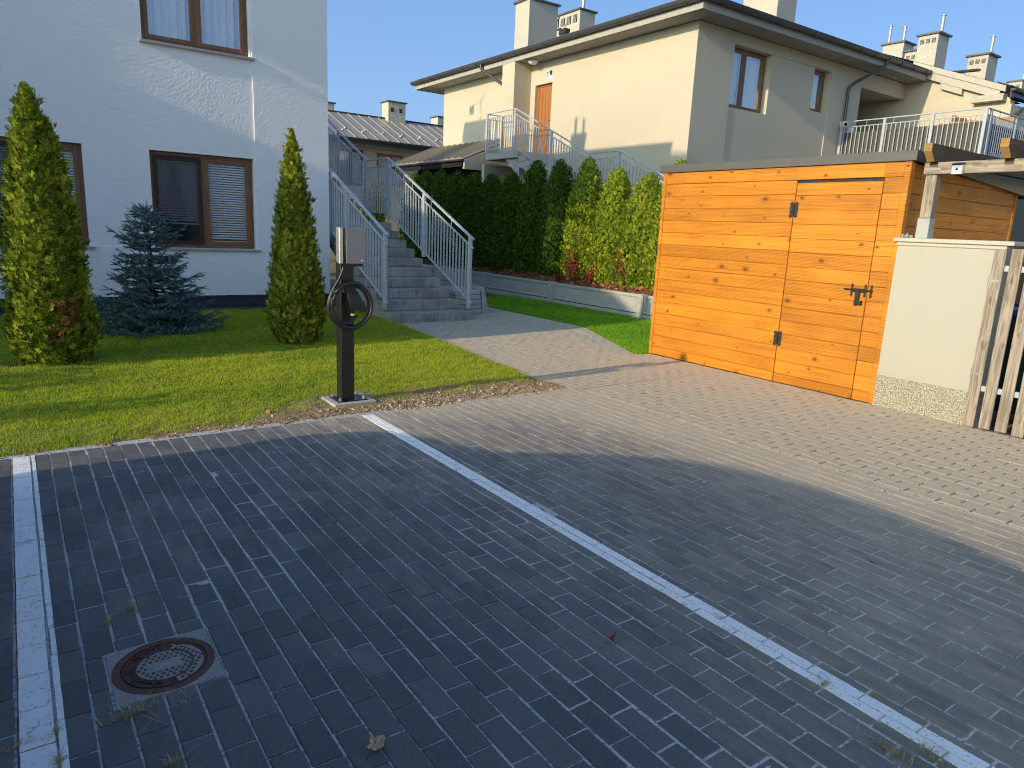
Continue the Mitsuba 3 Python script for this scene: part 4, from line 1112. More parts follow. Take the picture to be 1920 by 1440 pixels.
def thuja(cx, cy, z0, h, prof, n, seed, size=.085, lump=.22, brown=None, base=((.030, .075, .012), (.095, .150, .022)), tops=((0, 0, 1.0),), stray_part=.10):
    """prof(t) -> radius at relative height t. tops: (dx, dy, relative height) of leaders."""
    rng = np.random.default_rng(seed)
    tt = np.linspace(0.0, 1, 200); rr = np.array([prof(t) for t in tt])
    cdf = np.cumsum(rr + .03); cdf /= cdf[-1]
    t = np.interp(rng.uniform(0, 1, n), cdf, tt)
    R = np.interp(t, tt, rr)
    az = rng.uniform(0, 2 * np.pi, n)
    lumpf = 1 + lump * 2 * (.5 * nz(np.cos(az) * 2.6 + seed, np.sin(az) * 2.6, t * h * 3.0, 1.0, 3, seed) + .5 * nz(np.cos(az) * 5 + seed, np.sin(az) * 5, t * h * 2.2, 1.0, 2, seed + 3) - .5) + .10 * np.sin(az * 3 + seed)
    depth = np.where(rng.uniform(0, 1, n) < .60, rng.uniform(.84, 1.0, n) + np.abs(rng.normal(0, .05, n)), rng.uniform(.42, .88, n))
    rad = R * lumpf * depth
    which = rng.integers(0, len(tops), n)
    tp = np.array(tops)[which]
    bend = np.clip((t - .45) / .5, 0, 1)
    x = cx + rad * np.cos(az) + tp[:, 0] * bend; y = cy + rad * np.sin(az) + tp[:, 1] * bend
    z = z0 + t * h * np.where(t > .5, tp[:, 2] + (1 - tp[:, 2]) * 0, 1)
    outw = np.stack([np.cos(az), np.sin(az), 0 * az], 1)
    tang = np.stack([-np.sin(az), np.cos(az), 0 * az], 1)
    stray = rng.uniform(0, 1, n) < stray_part
    rad = np.where(stray, R * lumpf * rng.uniform(1.0, 1.05, n) + rng.uniform(.0, .045, n), rad)
    x = np.where(stray, cx + rad * np.cos(az), x); y = np.where(stray, cy + rad * np.sin(az), y)
    D = outw * rng.uniform(.15, .75, (n, 1)) + np.array([0, 0, 1.0]) * rng.uniform(.45, 1.15, (n, 1)) + tang * rng.normal(0, .35, (n, 1))
    N = tang * np.sign(rng.normal(0, 1, (n, 1))) + outw * rng.normal(0, .55, (n, 1)) + np.array([0, 0, 1.0]) * rng.normal(0, .3, (n, 1))
    a = np.clip(rng.beta(2, 2, n) + .5 * (nz(x, y, z, 4, 2, seed + 1) - .5), 0, 1)[:, None]
    C = (1 - a) * np.array(base[0]) + a * np.array(base[1])
    if brown is not None:
        for (bx, by, bz, br) in brown:
            m = np.clip(1.4 - np.sqrt((x - bx) ** 2 + (y - by) ** 2 + ((z - bz) * .8) ** 2) / br + rng.normal(0, .25, n), 0, 1)[:, None] > .5
            C = np.where(m, np.array([.30, .15, .06]) * rng.uniform(.6, 1.4, (n, 1)), C)
    C = C * rng.uniform(.70, 1.25, (n, 1))
    P = np.stack([x, y, z], 1)
    return place_sprays(P, D, N, size * rng.uniform(.6, 1.35, n) * np.where(stray, 1.35, 1.0) * np.clip(.55 + R / (rr.max() + 1e-6), .5, 1), C, rng)

def plant_thuja(label, group, cx, cy, z0, h, *a, name='thuja', cat='conifer', second=None, **kw):
    tk = thing(name, label, cat, group)
    v, f, c = thuja(cx, cy, z0, h, *a, **kw)
    if second:
        dx, dy, h2, prof2, n2 = second
        v2, f2, c2 = thuja(cx + dx, cy + dy, z0, h2, prof2, n2, **{**kw, 'seed': 777})
        f = np.vstack([f, f2 + len(v)]); v = np.vstack([v, v2]); c = np.vstack([c, c2])
    ent('crown', (v, f), 'm_leaf', tk, color=c)
    ent('trunk', [tube([[cx, cy, z0 - .1], [cx + .01, cy, z0 + h * .5], [cx, cy, z0 + h * .85]], [.05, .035, .01], 8)], 'm_bark', tk)
    return tk

def prof_lawn(r, p=.75, foot=.66):
    return lambda t: r * (min(1, foot + t * 3.0) if t < .12 else 1.0) * max(.0, (1 - max(0, t - .08) / .92)) ** p
GREENS = ((.05, .11, .012), (.45, .50, .055))
plant_thuja('tall two-tipped thuja in front of the left edge window with a brown patch low down', None, .245, 8.62, 0, 2.74, prof_lawn(.335, .60), 23000, 101, name='tall_thuja', size=.060, lump=.40, base=GREENS,
            brown=[(.46, 8.30, .55, .15), (.28, 8.28, .32, .07)], second=(.13, .05, 2.46, prof_lawn(.28, .56), 13000))
plant_thuja('slender pointed thuja in front of the right end of the white house', None, 2.95, 9.02, 0, 2.66, prof_lawn(.315, .74), 22000, 102, name='tall_thuja', size=.058, lump=.42,
            base=((.05, .10, .012), (.50, .52, .065)), brown=[(3.05, 8.70, .75, .09), (3.18, 8.75, .2, .06)])

hedge_y = [9.62, 10.40, 11.32, 12.28, 13.28, 14.22, 15.2, 16.15, 17.05, 18.0, 18.9, 19.8, 20.6]
hedge_top = [3.02, 2.80, 2.95, 3.20, 3.20, 3.22, 2.98, 2.98, 3.05, 3.12, 3.2, 3.2, 3.2]
words = ['first', 'second', 'third', 'fourth', 'fifth', 'sixth', 'seventh', 'eighth', 'ninth', 'tenth', 'eleventh', 'twelfth', 'thirteenth']
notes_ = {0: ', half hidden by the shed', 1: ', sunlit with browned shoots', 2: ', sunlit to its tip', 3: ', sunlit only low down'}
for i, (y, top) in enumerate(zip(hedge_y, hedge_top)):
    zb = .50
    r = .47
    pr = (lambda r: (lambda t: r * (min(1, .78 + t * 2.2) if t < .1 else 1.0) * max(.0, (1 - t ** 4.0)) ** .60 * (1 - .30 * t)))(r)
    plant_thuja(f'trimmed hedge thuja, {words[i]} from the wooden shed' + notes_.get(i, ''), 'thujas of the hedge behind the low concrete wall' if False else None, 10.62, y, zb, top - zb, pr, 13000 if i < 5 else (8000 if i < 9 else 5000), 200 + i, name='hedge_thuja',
                size=.064 if i < 5 else .085, lump=.36, base=((.08, .17, .016), (.50, .58, .06)) if i < 4 else ((.04, .095, .014), (.14, .23, .03)),  # paler for the sunlit trees, darker for the shaded: light painted into leaf colour
                brown=[(10.15, 10.75, 1.05, .22), (10.2, 10.5, .8, .14)] if i in (1, 2) else None)

def leafy(P, D, rng, size, colours):
    n = len(P)
    d = D / np.linalg.norm(D, axis=1, keepdims=True)
    s = np.cross(d, rng.normal(0, 1, (n, 3))); s /= np.linalg.norm(s, axis=1, keepdims=True)
    b = np.cross(d, s)
    L = size * rng.uniform(.6, 1.3, n)[:, None]
    v = np.stack([P, P + d * L * .45 + s * L * .32 + b * L * .06, P + d * L, P + d * L * .45 - s * L * .32 + b * L * .06], 1)
    f = (np.array([[0, 1, 2], [0, 2, 3]])[None] + (np.arange(n) * 4)[:, None, None]).reshape(-1, 3)
    c = np.array(colours)[rng.integers(0, len(colours), n)] * rng.uniform(.7, 1.25, (n, 1))
    return v.reshape(-1, 3), f, np.repeat(c, 4, 0)
def shrub(label, cx, cy, z0, w, h, n, size, colours, seed, name, stems=7, cat='shrub'):
    rng = np.random.default_rng(seed)
    sk = thing(name, label, cat)
    tips = np.stack([cx + rng.normal(0, w * .55, stems), cy + rng.normal(0, w * .55, stems), z0 + h * rng.uniform(.45, 1.0, stems)], 1)
    ent('stem', [tube([[cx, cy, z0 - .03], (np.array([cx, cy, z0]) + q) / 2 + rng.normal(0, .02, 3), q], [.010, .007, .003], 5) for q in tips], 'm_bark', sk)
    i = rng.integers(0, stems, n); t = rng.uniform(.25, 1.05, n)[:, None]
    P = np.array([cx, cy, z0]) * (1 - t) + tips[i] * t + rng.normal(0, w * .2, (n, 3)) * [1, 1, .7]
    D = rng.normal(0, 1, (n, 3)) + [0, 0, .4]
    v, f, c = leafy(P, D, rng, size, colours)
    ent('foliage', (v, f), 'm_leaf', sk, color=c)
    return sk
RED = [(.42, .045, .05), (.30, .03, .035), (.50, .12, .08), (.22, .10, .04)]
shrub('small red leaved shrub at the foot of the fourth hedge thuja', 10.12, 12.05, .48, .17, .75, 420, .055, RED + [(.45, .25, .08)], 301, 'red_shrub')
shrub('low crimson shrub between the third and the second hedge thuja', 10.12, 11.45, .48, .13, .45, 210, .05, RED, 302, 'red_shrub')
shrub('tiny dark red shrub on the bark mulch above the low wall', 10.06, 12.45, .47, .08, .20, 90, .045, RED[:2], 303, 'red_shrub')
shrub('yellow green bush in the sun behind the railing of the stairs', 9.15, 20.5, 1.1, .62, 2.0, 2600, .085, [(.36, .33, .05), (.26, .28, .04), (.48, .42, .10), (.16, .20, .03)], 304, 'yellow_bush', stems=16)

for (x, y, h, w, sd, lab) in ((-3.3, 6.30, 1.35, .30, 311, 'loose green shrub nearest the paving on the left end of the lawn'), (-3.9, 7.15, 1.60, .34, 312, 'tallest loose green shrub on the left end of the lawn'), (-2.6, 7.75, 1.0, .26, 313, 'lowest loose green shrub on the left end of the lawn')):
    shrub(lab, x, y, -.01, w, h, 2600, .06, [(.10, .17, .03), (.16, .22, .04)], sd, 'lawn_shrub', stems=12)

# ------------------------------------------------------------------ blue spruce
def spruce(cx, cy, h, seed):
    rng = np.random.default_rng(seed)
    twigs, wood = [], []
    wood.append(tube([[cx, cy, -.1], [cx + .01, cy, h * .6], [cx, cy, h - .05]], [.045, .025, .008], 8))
    def twig(p, d, L, droop=0.0):
        d = d / np.linalg.norm(d)
        twigs.append((p, d, L, droop))
    # radius of the tiers by height, read off the tree's outline
    zr = [(.05, .70), (.13, .82), (.21, .84), (.30, .80), (.39, .78), (.47, .66), (.55, .58), (.63, .46), (.71, .52), (.79, .44), (.87, .46), (.95, .38), (1.03, .43), (1.11, .36), (1.19, .38), (1.27, .30), (1.35, .31), (1.43, .22), (1.51, .20), (1.58, .11)]
    for z, R in zr:
        nb = 11 if z < .6 else (9 if z < 1.2 else 7)
        a0 = rng.uniform(0, 6.28)
        for b in range(nb):
            a = a0 + b * 2 * np.pi / nb + rng.normal(0, .16)
            L = R * rng.uniform(.70, 1.22)
            rise = .10 if z < .6 else (.20 if z < 1.1 else .48)
            p0 = np.array([cx, cy, z + rng.normal(0, .02)])
            dirh = np.array([math.cos(a), math.sin(a), 0])
            side = np.array([-math.sin(a), math.cos(a), 0])
            npt = 7
            s = np.linspace(0, 1, npt)
            sag = -.16 * R * np.sin(s * np.pi * .85) + rise * L * s
            pts = p0 + dirh * (s * L)[:, None] + np.array([0, 0, 1.0]) * sag[:, None]
            wood.append(tube(pts, np.linspace(.008, .002, npt), 4))
            for i in range(npt - 1):
                if s[i] > .18:
                    twig(pts[i], pts[i + 1] - pts[i], np.linalg.norm(pts[i + 1] - pts[i]) * 1.06)
            twig(pts[-1], pts[-1] - pts[-2], .055)
            for t in np.arange(.22, .98, .10 / max(L, .25)):
                for sg_n in (-1, 1):
                    q = p0 + dirh * (t * L) + np.array([0, 0, np.interp(t, s, sag)])
                    l = (.10 + .30 * L * (1 - t) ** .8 * min(1, t * 3)) * rng.uniform(.75, 1.2)
                    ang = rng.uniform(.75, 1.05)
                    d = dirh * math.cos(ang) + side * sg_n * math.sin(ang) + np.array([0, 0, rng.normal(.0, .10) + (.22 if z > 1.1 else .0)])
                    twig(q, d, l, .12)
                    if l > .15:
                        for u in (.45, .7):
                            d2 = d + sg_n * side * rng.uniform(-.2, .6) + dirh * rng.uniform(.1, .7) + np.array([0, 0, rng.normal(0, .15)])
                            twig(q + d / np.linalg.norm(d) * l * u, d2, l * .45)
    for b in range(9):
        a = b * .7
        twig(np.array([cx, cy, h - .16]), np.array([math.cos(a) * .55, math.sin(a) * .55, .8]), .15)
    twig(np.array([cx, cy, h - .22]), np.array([.05, 0, 1.0]), .24)
    P, D, L, col = [], [], [], []
    V, F, C, off = [], [], [], 0
    for (p, d, l, droop) in twigs:
        n = max(12, int(l * 640))
        t = rng.uniform(0, 1, n)
        a = rng.uniform(0, 2 * np.pi, n)
        e1 = np.cross(d, [0, 0, 1.0]); e1 /= np.linalg.norm(e1) + 1e-9
        e2 = np.cross(e1, d)
        rad = np.cos(a)[:, None] * e1 + np.sin(a)[:, None] * e2
        base = p + d * (t * l)[:, None] - np.array([0, 0, 1.0]) * (droop * l * t ** 2)[:, None]
        nd = rad * .85 + d * .65
        nd /= np.linalg.norm(nd, axis=1, keepdims=True)
        ln = .0225 * rng.uniform(.75, 1.2, n) * (1 - .35 * t)
        w = np.cross(nd, d); w /= np.linalg.norm(w, axis=1, keepdims=True) + 1e-9
        v = np.stack([base - w * .0036, base + w * .0036, base + nd * ln[:, None] * 1.1], 1)
        V.append(v.reshape(-1, 3)); F.append(np.arange(3 * n).reshape(-1, 3) + off); off += 3 * n
        cc = (np.array([.17, .27, .26]) * (1 - t[:, None] * .0) * rng.uniform(.7, 1.25, (n, 1)))
        C.append(np.repeat(cc, 3, 0))
    return np.vstack(V), np.vstack(F), np.vstack(C), wood
sp = thing('blue_spruce', 'young blue spruce with tiered branches between the two tall thujas', 'spruce')
v, f, c, wood = spruce(1.50, 10.55, 1.72, 401)
ent('needles', (v, f), 'm_needle', sp, color=c)
ent('trunk', wood, 'm_bark', sp)

# ------------------------------------------------------------------ wooden shed
sh = thing('wooden_shed', 'orange stained timber shed with a boarded door and dark flat roof edge', 'shed')
XF, YA, YB = 7.07, 3.53, 6.67
ZT = 2.385
DY0, DY1, DZ = 3.765, 4.715, 2.235
joints = [.115 + SHED_PLANK * i for i in range(15)]
def planks(parent, y0, y1, ztop, dz=0.0, x=XF):
    zz = [.004] + [j + dz for j in joints if j + dz < ztop - .03] + [ztop]
    for a, b in zip(zz[:-1], zz[1:]):
        ent('plank', [cbox(x, x + .02, y0, y1, a + .0012, b - .0012, .0035)], 'm_shed', parent)
planks(sh, DY1 + .004, YB - .045, DZ + .008)
planks(sh, YA + .052, DY0 - .004, DZ + .008, .0)
ent('plank', [cbox(XF, XF + .02, YA + .052, YB - .045, DZ + .0105, ZT, .0035)], 'm_shed', sh)
ent('corner_board', [cbox(XF - .006, XF + .03, YB - .0435, YB + .008, .002, ZT, .004)], 'm_shed', sh)
ent('corner_board', [cbox(XF - .006, XF + .03, YA - .012, YA + .0505, .002, ZT, .004)], 'm_shed', sh)
ent('corner_board', [cbox(XF + .031, XF + .075, YA - .012, YA + .006, .002, ZT, .004)], 'm_shed', sh)
ent('backing', [box(XF + .026, XF + .05, YA + .03, YB - .02, .01, ZT)], 'm_black_matt', sh)
dk = key_for('door', sh)
scene[dk] = mikit.ply(join([box(XF + .0215, XF + .025, DY0 + .006, DY1 - .006, .012, DZ - .03)]), 'm_shed')
planks(dk, DY0 + .004, DY1 - .004, DZ - .024, -.010, XF + .001)
def ornate(y, z, w, h):
    """One leaf of an ornamental hinge: a plate with pointed lobes above and below."""
    pts = [(-w / 2, -h * .32), (-w * .5, -h * .40), (-w * .16, -h * .42), (0, -h * .5), (w * .16, -h * .42), (w * .5, -h * .40), (w / 2, -h * .32), (w * .38, -h * .2), (w / 2, 0), (w * .38, h * .2), (w / 2, h * .32), (w * .5, h * .40), (w * .16, h * .42), (0, h * .5), (-w * .16, h * .42), (-w * .5, h * .40), (-w / 2, h * .32), (-w * .38, h * .2), (-w / 2, 0), (-w * .38, -h * .2)]
    return prism_x([(y + a, z + b) for a, b in pts], XF - .006, XF - .001)
for z in (1.93, .505):
    h = ent('hinge', [ornate(DY1 + .028, z, .042, .185), ornate(DY1 - .030, z, .042, .185), cyl([XF - .008, DY1 - .001, z - .065], [XF - .008, DY1 - .001, z + .065], .008, 10)], 'm_iron', dk)
    ent('screw', [cyl([XF - .0085, DY1 + s, z + q], [XF - .005, DY1 + s, z + q], .0045, 8) for s in (.028, -.030) for q in (-.05, 0, .05)], 'm_steel', h)
b = ent('bolt', [cyl([XF - .018, 4.00, 1.135], [XF - .018, 3.70, 1.135], .008, 12), ornate(3.925, 1.13, .022, .145), ornate(3.785, 1.13, .022, .145), ornate(3.722, 1.13, .024, .145), cbox(XF - .012, XF - .004, 3.775, 3.935, 1.112, 1.150, .003),
                 cbox(XF - .026, XF - .010, 3.83, 3.875, 1.035, 1.13, .004)], 'm_iron', dk)
ent('padlock', [cbox(XF - .034, XF - .010, 3.795, 3.84, .985, 1.03, .006), tube([[XF - .022, 3.84, 1.015], [XF - .022, 3.862, 1.035], [XF - .022, 3.862, 1.0], [XF - .022, 3.838, .995]], .005, 6), cbox(XF - .03, XF - .012, 3.845, 3.875, .975, 1.03, .006)], 'm_iron', dk)
# right side wall, back, roof with falling side trim
def side_top(x):
    return ZT + .0 - (x - XF) * .052
for i in range(16):
    a = .004 if i == 0 else joints[i - 1]; b_ = joints[i] if i < 15 else 2.37
    if b_ > side_top(9.6):
        ent('plank', [prism_y([(XF + .0765, a + .0012), (9.555, a + .0012), (9.555, min(b_, side_top(9.555)) - .0012), (XF + .0765, min(b_, side_top(XF)) - .0012)] if a < side_top(9.555) - .01 else [(XF + .0765, a + .0012), (XF + (ZT - a) / .052 - .1, a + .0012), (XF + .0765, side_top(XF) - .0012)], YA, YA + .02)], 'm_shed', sh)
    else:
        ent('plank', [cbox(XF + .0765, 9.555, YA, YA + .02, a + .0012, b_ - .0012, .0035)], 'm_shed', sh)
ent('corner_board', [cbox(9.557, 9.60, YA - .008, YA + .03, .002, side_top(9.6) - .004, .004)], 'm_shed', sh)
ent('corner_board', [cbox(9.601, 9.618, YA - .008, YA + .045, .002, side_top(9.6) - .004, .004)], 'm_shed', sh)
ent('side_wall', [prism_y([(XF + .05, .01), (9.59, .01), (9.59, side_top(9.59) - .01), (XF + .05, ZT - .01)], YB - .03, YB), prism_y([(XF + .051, .01), (9.59, .01), (9.59, side_top(9.59) - .01), (XF + .051, ZT - .01)], YA + .022, YA + .05), box(9.57, 9.60, YA + .051, YB - .031, .01, side_top(9.6) - .01)], 'm_black_matt', sh)
ent('roof_edge', [cbox(XF - .03, XF + .0, YA - .06, YB + .06, ZT + .002, ZT + .098, .003)], 'm_flashing', sh)
ent('roof_edge', [prism_y([(XF + .001, side_top(XF) + .003), (9.70, side_top(9.70) - .03), (9.70, side_top(9.70) + .075), (XF + .001, side_top(XF) + .097)], YA - .06, YA - .035)], 'm_flashing', sh)
ent('roof', [prism_y([(XF + .001, ZT + .01), (9.70, side_top(9.7) + .01), (9.70, side_top(9.7) + .06), (XF + .001, ZT + .085)], YA - .034, YB + .05)], 'm_flashing', sh)
ent('gutter', [gutter([9.74, YB, side_top(9.7) - .02], [9.74, YA - .10, side_top(9.7) - .02], .04)], 'm_gutter', sh)

# ------------------------------------------------------------------ bin enclosure, gate, pergola
en = thing('bin_enclosure', 'cream rendered low wall with a pebbled base and pale cap right of the wooden shed', 'wall')
ent('wall', [box(7.06, 7.20, 2.60, 3.527, .315, 1.60)], 'm_stucco_bin', en)
ent('base', [cbox(7.054, 7.205, 2.598, 3.528, -.05, .314, .004)], 'm_pebbledash', en)
ent('cap', [cbox(7.02, 7.26, 2.53, 3.56, 1.635, 1.672, .004), cbox(7.045, 7.21, 2.59, 3.535, 1.601, 1.634, .003)], 'm_verge', en)
ent('side_wall', [box(7.201, 9.4, 3.30, 3.44, 0, 1.6)], 'm_stucco_grey', en)
ent('back_wall', [box(9.4, 9.54, .3, 3.44, 0, 1.4)], 'm_dark', en)
gt = thing('picket_gate', 'weathered grey picket gate hung on the right end of the cream wall', 'gate')
for i in range(9):
    y = 2.625 - i * .1315
    ent('slat', [cbox(7.025, 7.047, y - .046, y + .046, .012 + .004 * (i % 3), 1.605 + .006 * ((i * 7) % 3), .004)], 'm_grey_wood', gt)
    ent('bolt_head', [lathe([(0, 0), (.007, .001), (.006, .005), (0, .006)], 0, 0, 8)] if False else [cyl([7.0215, y, z], [7.0255, y, z], .006, 8) for z in (.37, 1.44)], 'm_steel', gt)
for z in (.37, 1.44):
    ent('rail', [cbox(7.049, 7.079, 1.45, 2.60, z - .025, z + .025, .003)], 'm_rail', gt)
for z in (1.33, .50):
    ent('hinge', [cbox(7.035, 7.056, 2.64, 2.672, z - .045, z + .045, .002), cyl([7.03, 2.672, z - .05], [7.03, 2.672, z + .05], .009, 8), box(7.0195, 7.0245, 2.59, 2.66, z - .012, z + .012)], 'm_steel', gt)
for i, (y, c, m) in enumerate([(1.75, 'dark green wheeled bin seen between the slats of the grey gate', 'm_bin'), (2.55, 'dark bin with a blue lid seen between the slats of the grey gate', 'm_bin')]):
    bn = thing('wheeled_bin', c, 'bin')
    scene[key_for('body', bn)] = mikit.ply(prism_x([(y - .25, .06), (y + .25, .06), (y + .29, .98), (y - .29, .98)], 7.75, 8.4), m)
    ent('lid', [cbox(7.70, 8.45, y - .31, y + .31, .982, 1.05, .02)], 'm_bin_blue' if i else m, bn)
    ent('wheel', [cyl([8.35, y - .26, .1], [8.35, y - .20, .1], .1, 16), cyl([8.35, y + .20, .1], [8.35, y + .26, .1], .1, 16)], 'm_rubber', bn)
pg = thing('pergola', 'weathered timber pergola with jutting rafters on top of the cream wall', 'pergola')
PY = 3.335
ent('post', [cbox(7.085, 7.185, PY - .05, PY + .05, 1.86, 2.255, .006)], 'm_grey_wood', pg)
ent('post_shoe', [cbox(7.079, 7.191, PY - .056, PY + .056, 1.673, 1.858, .004)], 'm_precast', pg)
ent('shoe_bolt', [cyl([7.135, PY - .062, 1.81], [7.135, PY - .055, 1.81], .009, 8)], 'm_steel', pg)
ent('beam', [cbox(7.06, 7.16, .2, 3.40, 2.256, 2.362, .006)], 'm_grey_beam', pg)
def rafter(y):
    k = ent('rafter', [prism_y([(6.905, 2.445), (6.99, 2.363), (10.4, 2.363), (10.4, 2.50), (6.905, 2.515)], y - .035, y + .035)], 'm_dark_beam', pg)
    ent('sawn_end', [prism_y([(6.9015, 2.445), (6.9045, 2.445), (6.9045, 2.515), (6.9015, 2.515)], y - .034, y + .034), prism_y([(6.903, 2.443), (6.987, 2.361), (6.989, 2.3632), (6.905, 2.4452)], y - .034, y + .034)], 'm_end_grain', k)
    ent('notch_block', [box(7.0585, 7.0605, y - .036, y + .036, 2.318, 2.361)], 'm_dark_beam', k)
for y in (3.315, 2.70, 2.08, 1.45):
    rafter(y)
so = thing('solar_lamp', 'small silver solar wall lamp fixed to the grey pergola beam', 'lamp')
scene[key_for('housing', so)] = mikit.ply(prism_x([(3.045, 2.246), (3.135, 2.246), (3.135, 2.335), (3.045, 2.335)], 7.015, 7.058), 'm_silver')
ent('solar_panel', [prism_y([(7.0, 2.325), (7.0145, 2.30), (7.0145, 2.337), (7.055, 2.349), (7.055, 2.337)], 3.043, 3.137)], 'm_black', so)
ent('reflector', [box(7.011, 7.0145, 3.052, 3.128, 2.250, 2.298)], 'm_white', so)
ent('sensor', [cyl([7.0145, 3.09, 2.288], [7.004, 3.09, 2.288], .010, 14)], 'm_gloss_black', so)
kn = thing('metal_latch', 'small grey metal latch lying on the cap of the cream wall against the shed', 'latch')
scene[key_for('bar', kn)] = mikit.ply(join([cbox(7.10, 7.13, 3.42, 3.53, 1.674, 1.70, .003), cyl([7.09, 3.45, 1.69], [7.09, 3.52, 1.69], .012, 8), cbox(7.075, 7.095, 3.455, 3.475, 1.674, 1.715, .002), cbox(7.075, 7.095, 3.50, 3.518, 1.674, 1.71, .002)]), 'm_steel')

# ------------------------------------------------------------------ charging post
cp = thing('charging_post', 'black electric car charging post with a coiled cable standing at the lawn edge', 'charging station')
PX, PYc = 2.354, 5.855
ent('base_plate', [cbox(PX - .165, PX + .225, PYc - .165, PYc + .185, -.02, .022, .004)], 'm_precast', cp)
fl = ent('flange', [cbox(PX - .11, PX + .16, PYc - .105, PYc + .125, .0225, .031, .002)], 'm_black', cp)
for (a, c) in ((-.085, -.08), (.135, -.08), (-.085, .10), (.135, .10)):
    ent('anchor_bolt', [cyl([PX + a, PYc + c, .031], [PX + a, PYc + c, .060], .009, 10), tube([[PX + a, PYc + c, .0312], [PX + a, PYc + c, .046]], .016, 6)], 'm_steel', fl)
ent('post', [cbox(PX - .062, PX + .062, PYc - .05, PYc + .06, .0312, 1.30, .006)], 'm_black', cp)
BYf = PYc - .155           # front of the wallbox
bx0, bx1, bz0, bz1 = PX - .105, PX + .120, 1.222, 1.540
wb = key_for('wallbox', cp)
rb = sg.Polygon([(bx0, BYf + .012), (bx1, BYf + .012), (bx1, PYc - .055), (bx0, PYc - .055)]).buffer(-.02).buffer(.02)
scene[wb] = mikit.ply(sheet(rb, bz1 - bz0 - .03, 'z', bz0 + .03), 'm_graphite')
ent('lower_trim', [sheet(rb.buffer(-.006), .04, 'z', bz0 - .006)], 'm_black', wb)
ent('front_panel', [cbox(bx0 + .052, bx1 - .003, BYf, BYf + .013, bz0 + .018, bz1 - .004, .003)], 'm_graphite', wb)
ent('status_strip', [cbox(bx0 + .030, bx0 + .0515, BYf + .001, BYf + .013, bz0 + .018, bz1 - .004, .002)], 'm_gloss_black', wb)
ent('side_trim', [cbox(bx0 - .003, bx0 + .0295, BYf + .002, BYf + .0125, bz0 + .018, bz1 - .004, .004), cbox(bx0 - .003, bx0 + .004, BYf + .0126, BYf + .05, bz0 + .018, bz1 - .004, .003)], 'm_silver', wb)
lg = meshkit.text_mesh('GC', .014, .0012, bold=True)
lv = np.array(lg.vertices)
ent('emblem', [(np.stack([bx1 - .040 + lv[:, 0], BYf - .0002 - lv[:, 2], bz0 + .038 + lv[:, 1]], 1), np.array(lg.faces)[:, ::-1])], 'm_white', wb)
hy = PYc - .052
ho = key_for('plug_holder', cp)
scene[ho] = mikit.ply(join([prism_y([(PX - .040, 1.075), (PX + .036, 1.080), (PX + .045, 1.0), (PX + .030, .985), (PX - .044, .985), (PX - .052, 1.0)], hy - .085, hy - .001), cbox(PX - .03, PX + .03, hy - .05, hy, 1.0, 1.05, .004)]), 'm_black_matt', smooth=False)
pl = key_for('plug', cp)
hpts = [[PX - .012, hy - .055, 1.0], [PX - .010, hy - .062, .965], [PX + .000, hy - .075, .91], [PX + .010, hy - .080, .86], [PX + .014, hy - .080, .815]]
scene[pl] = mikit.ply(join([tube(hpts, [.030, .034, .030, .025, .020], 14)]), 'm_black', smooth=50)
ent('ring', [tube([[PX + .014, hy - .080, .815], [PX + .015, hy - .079, .795]], .0195, 14)], 'm_lime', pl, smooth=50)
def coil():
    rng = np.random.default_rng(31)
    cx, cz = PX + .0, .880
    P = [[bx0 + .042, hy - .07, bz0 + .01], [bx0 + .038, hy - .075, bz0 - .03], [bx0 + .010, hy - .07, bz0 - .10]]
    loops = 3
    for i in range(loops * 28 + 1):
        a = math.radians(150) + i / 28 * 2 * math.pi
        lp = i / 28
        r = .186 + .016 * math.sin(lp * 2.4 + .4) - .010 * (lp > 2.2)
        y = hy - .035 - .024 * (lp % 3) - .004 * math.sin(a)
        P.append([cx + r * math.cos(a) * .98 + .006 * math.sin(lp * 3), y, cz + r * math.sin(a) * 1.03 - .010 * (1 - math.sin(a)) * (lp / 3)])
    # last quarter rises to the plug
    a = math.radians(150)
    for j, t in enumerate(np.linspace(.12, 1, 9)):
        ang = a + t * math.radians(125)
        r = .183 - .035 * t
        P.append([cx + r * math.cos(ang), hy - .088, cz + r * math.sin(ang) * 1.0])
    P += [[PX - .01, hy - .085, .725], [PX + .012, hy - .080, .755], [PX + .015, hy - .079, .794]]
    P = np.array(P)
    # smooth
    from scipy.interpolate import splprep, splev
    tck, u = splprep(P.T, s=.0004)
    return np.array(splev(np.linspace(0, 1, 260), tck)).T
ent('cable', [tube(coil(),   .0125, 10)], 'm_rubber', cp, smooth=60)

# ------------------------------------------------------------------ drain cover, leaves, tufts, pebbles
mh = thing('drain_cover', 'rusty round drain cover in a square concrete frame by the left parking line', 'manhole cover')
mx, my = (MAN[0] + MAN[1]) / 2, (MAN[2] + MAN[3]) / 2
sq = rect(MAN[0] + .004, MAN[2] + .004, MAN[1] - .004, MAN[3] - .004)
circ = lambda r: sg.Point(mx, my).buffer(r, 32)
ent('frame', sheet(sq.difference(circ(.168)), .03, 'z', -.031), 'm_lid_sand', mh)
ent('rim', [sheet(circ(.1675).difference(circ(.142)), .032, 'z', -.031)], 'm_rust', mh)
lid = ent('lid', [sheet(circ(.1405), .025, 'z', -.031)], 'm_rust', mh)
seg = []
for a0, a1 in ((95, 128), (132, 168), (172, 205), (209, 243), (247, 262)):
    A = np.radians(np.linspace(a0, a1, 10))
    ring = [(mx + .132 * math.cos(a), my + .132 * math.sin(a)) for a in A] + [(mx + .100 * math.cos(a), my + .100 * math.sin(a)) for a in A[::-1]]
    pgn = sg.Polygon(ring)
    ent('cartouche', sheet(pgn.difference(pgn.buffer(-.004)), .006, 'z', -.0055), 'm_rust', lid)
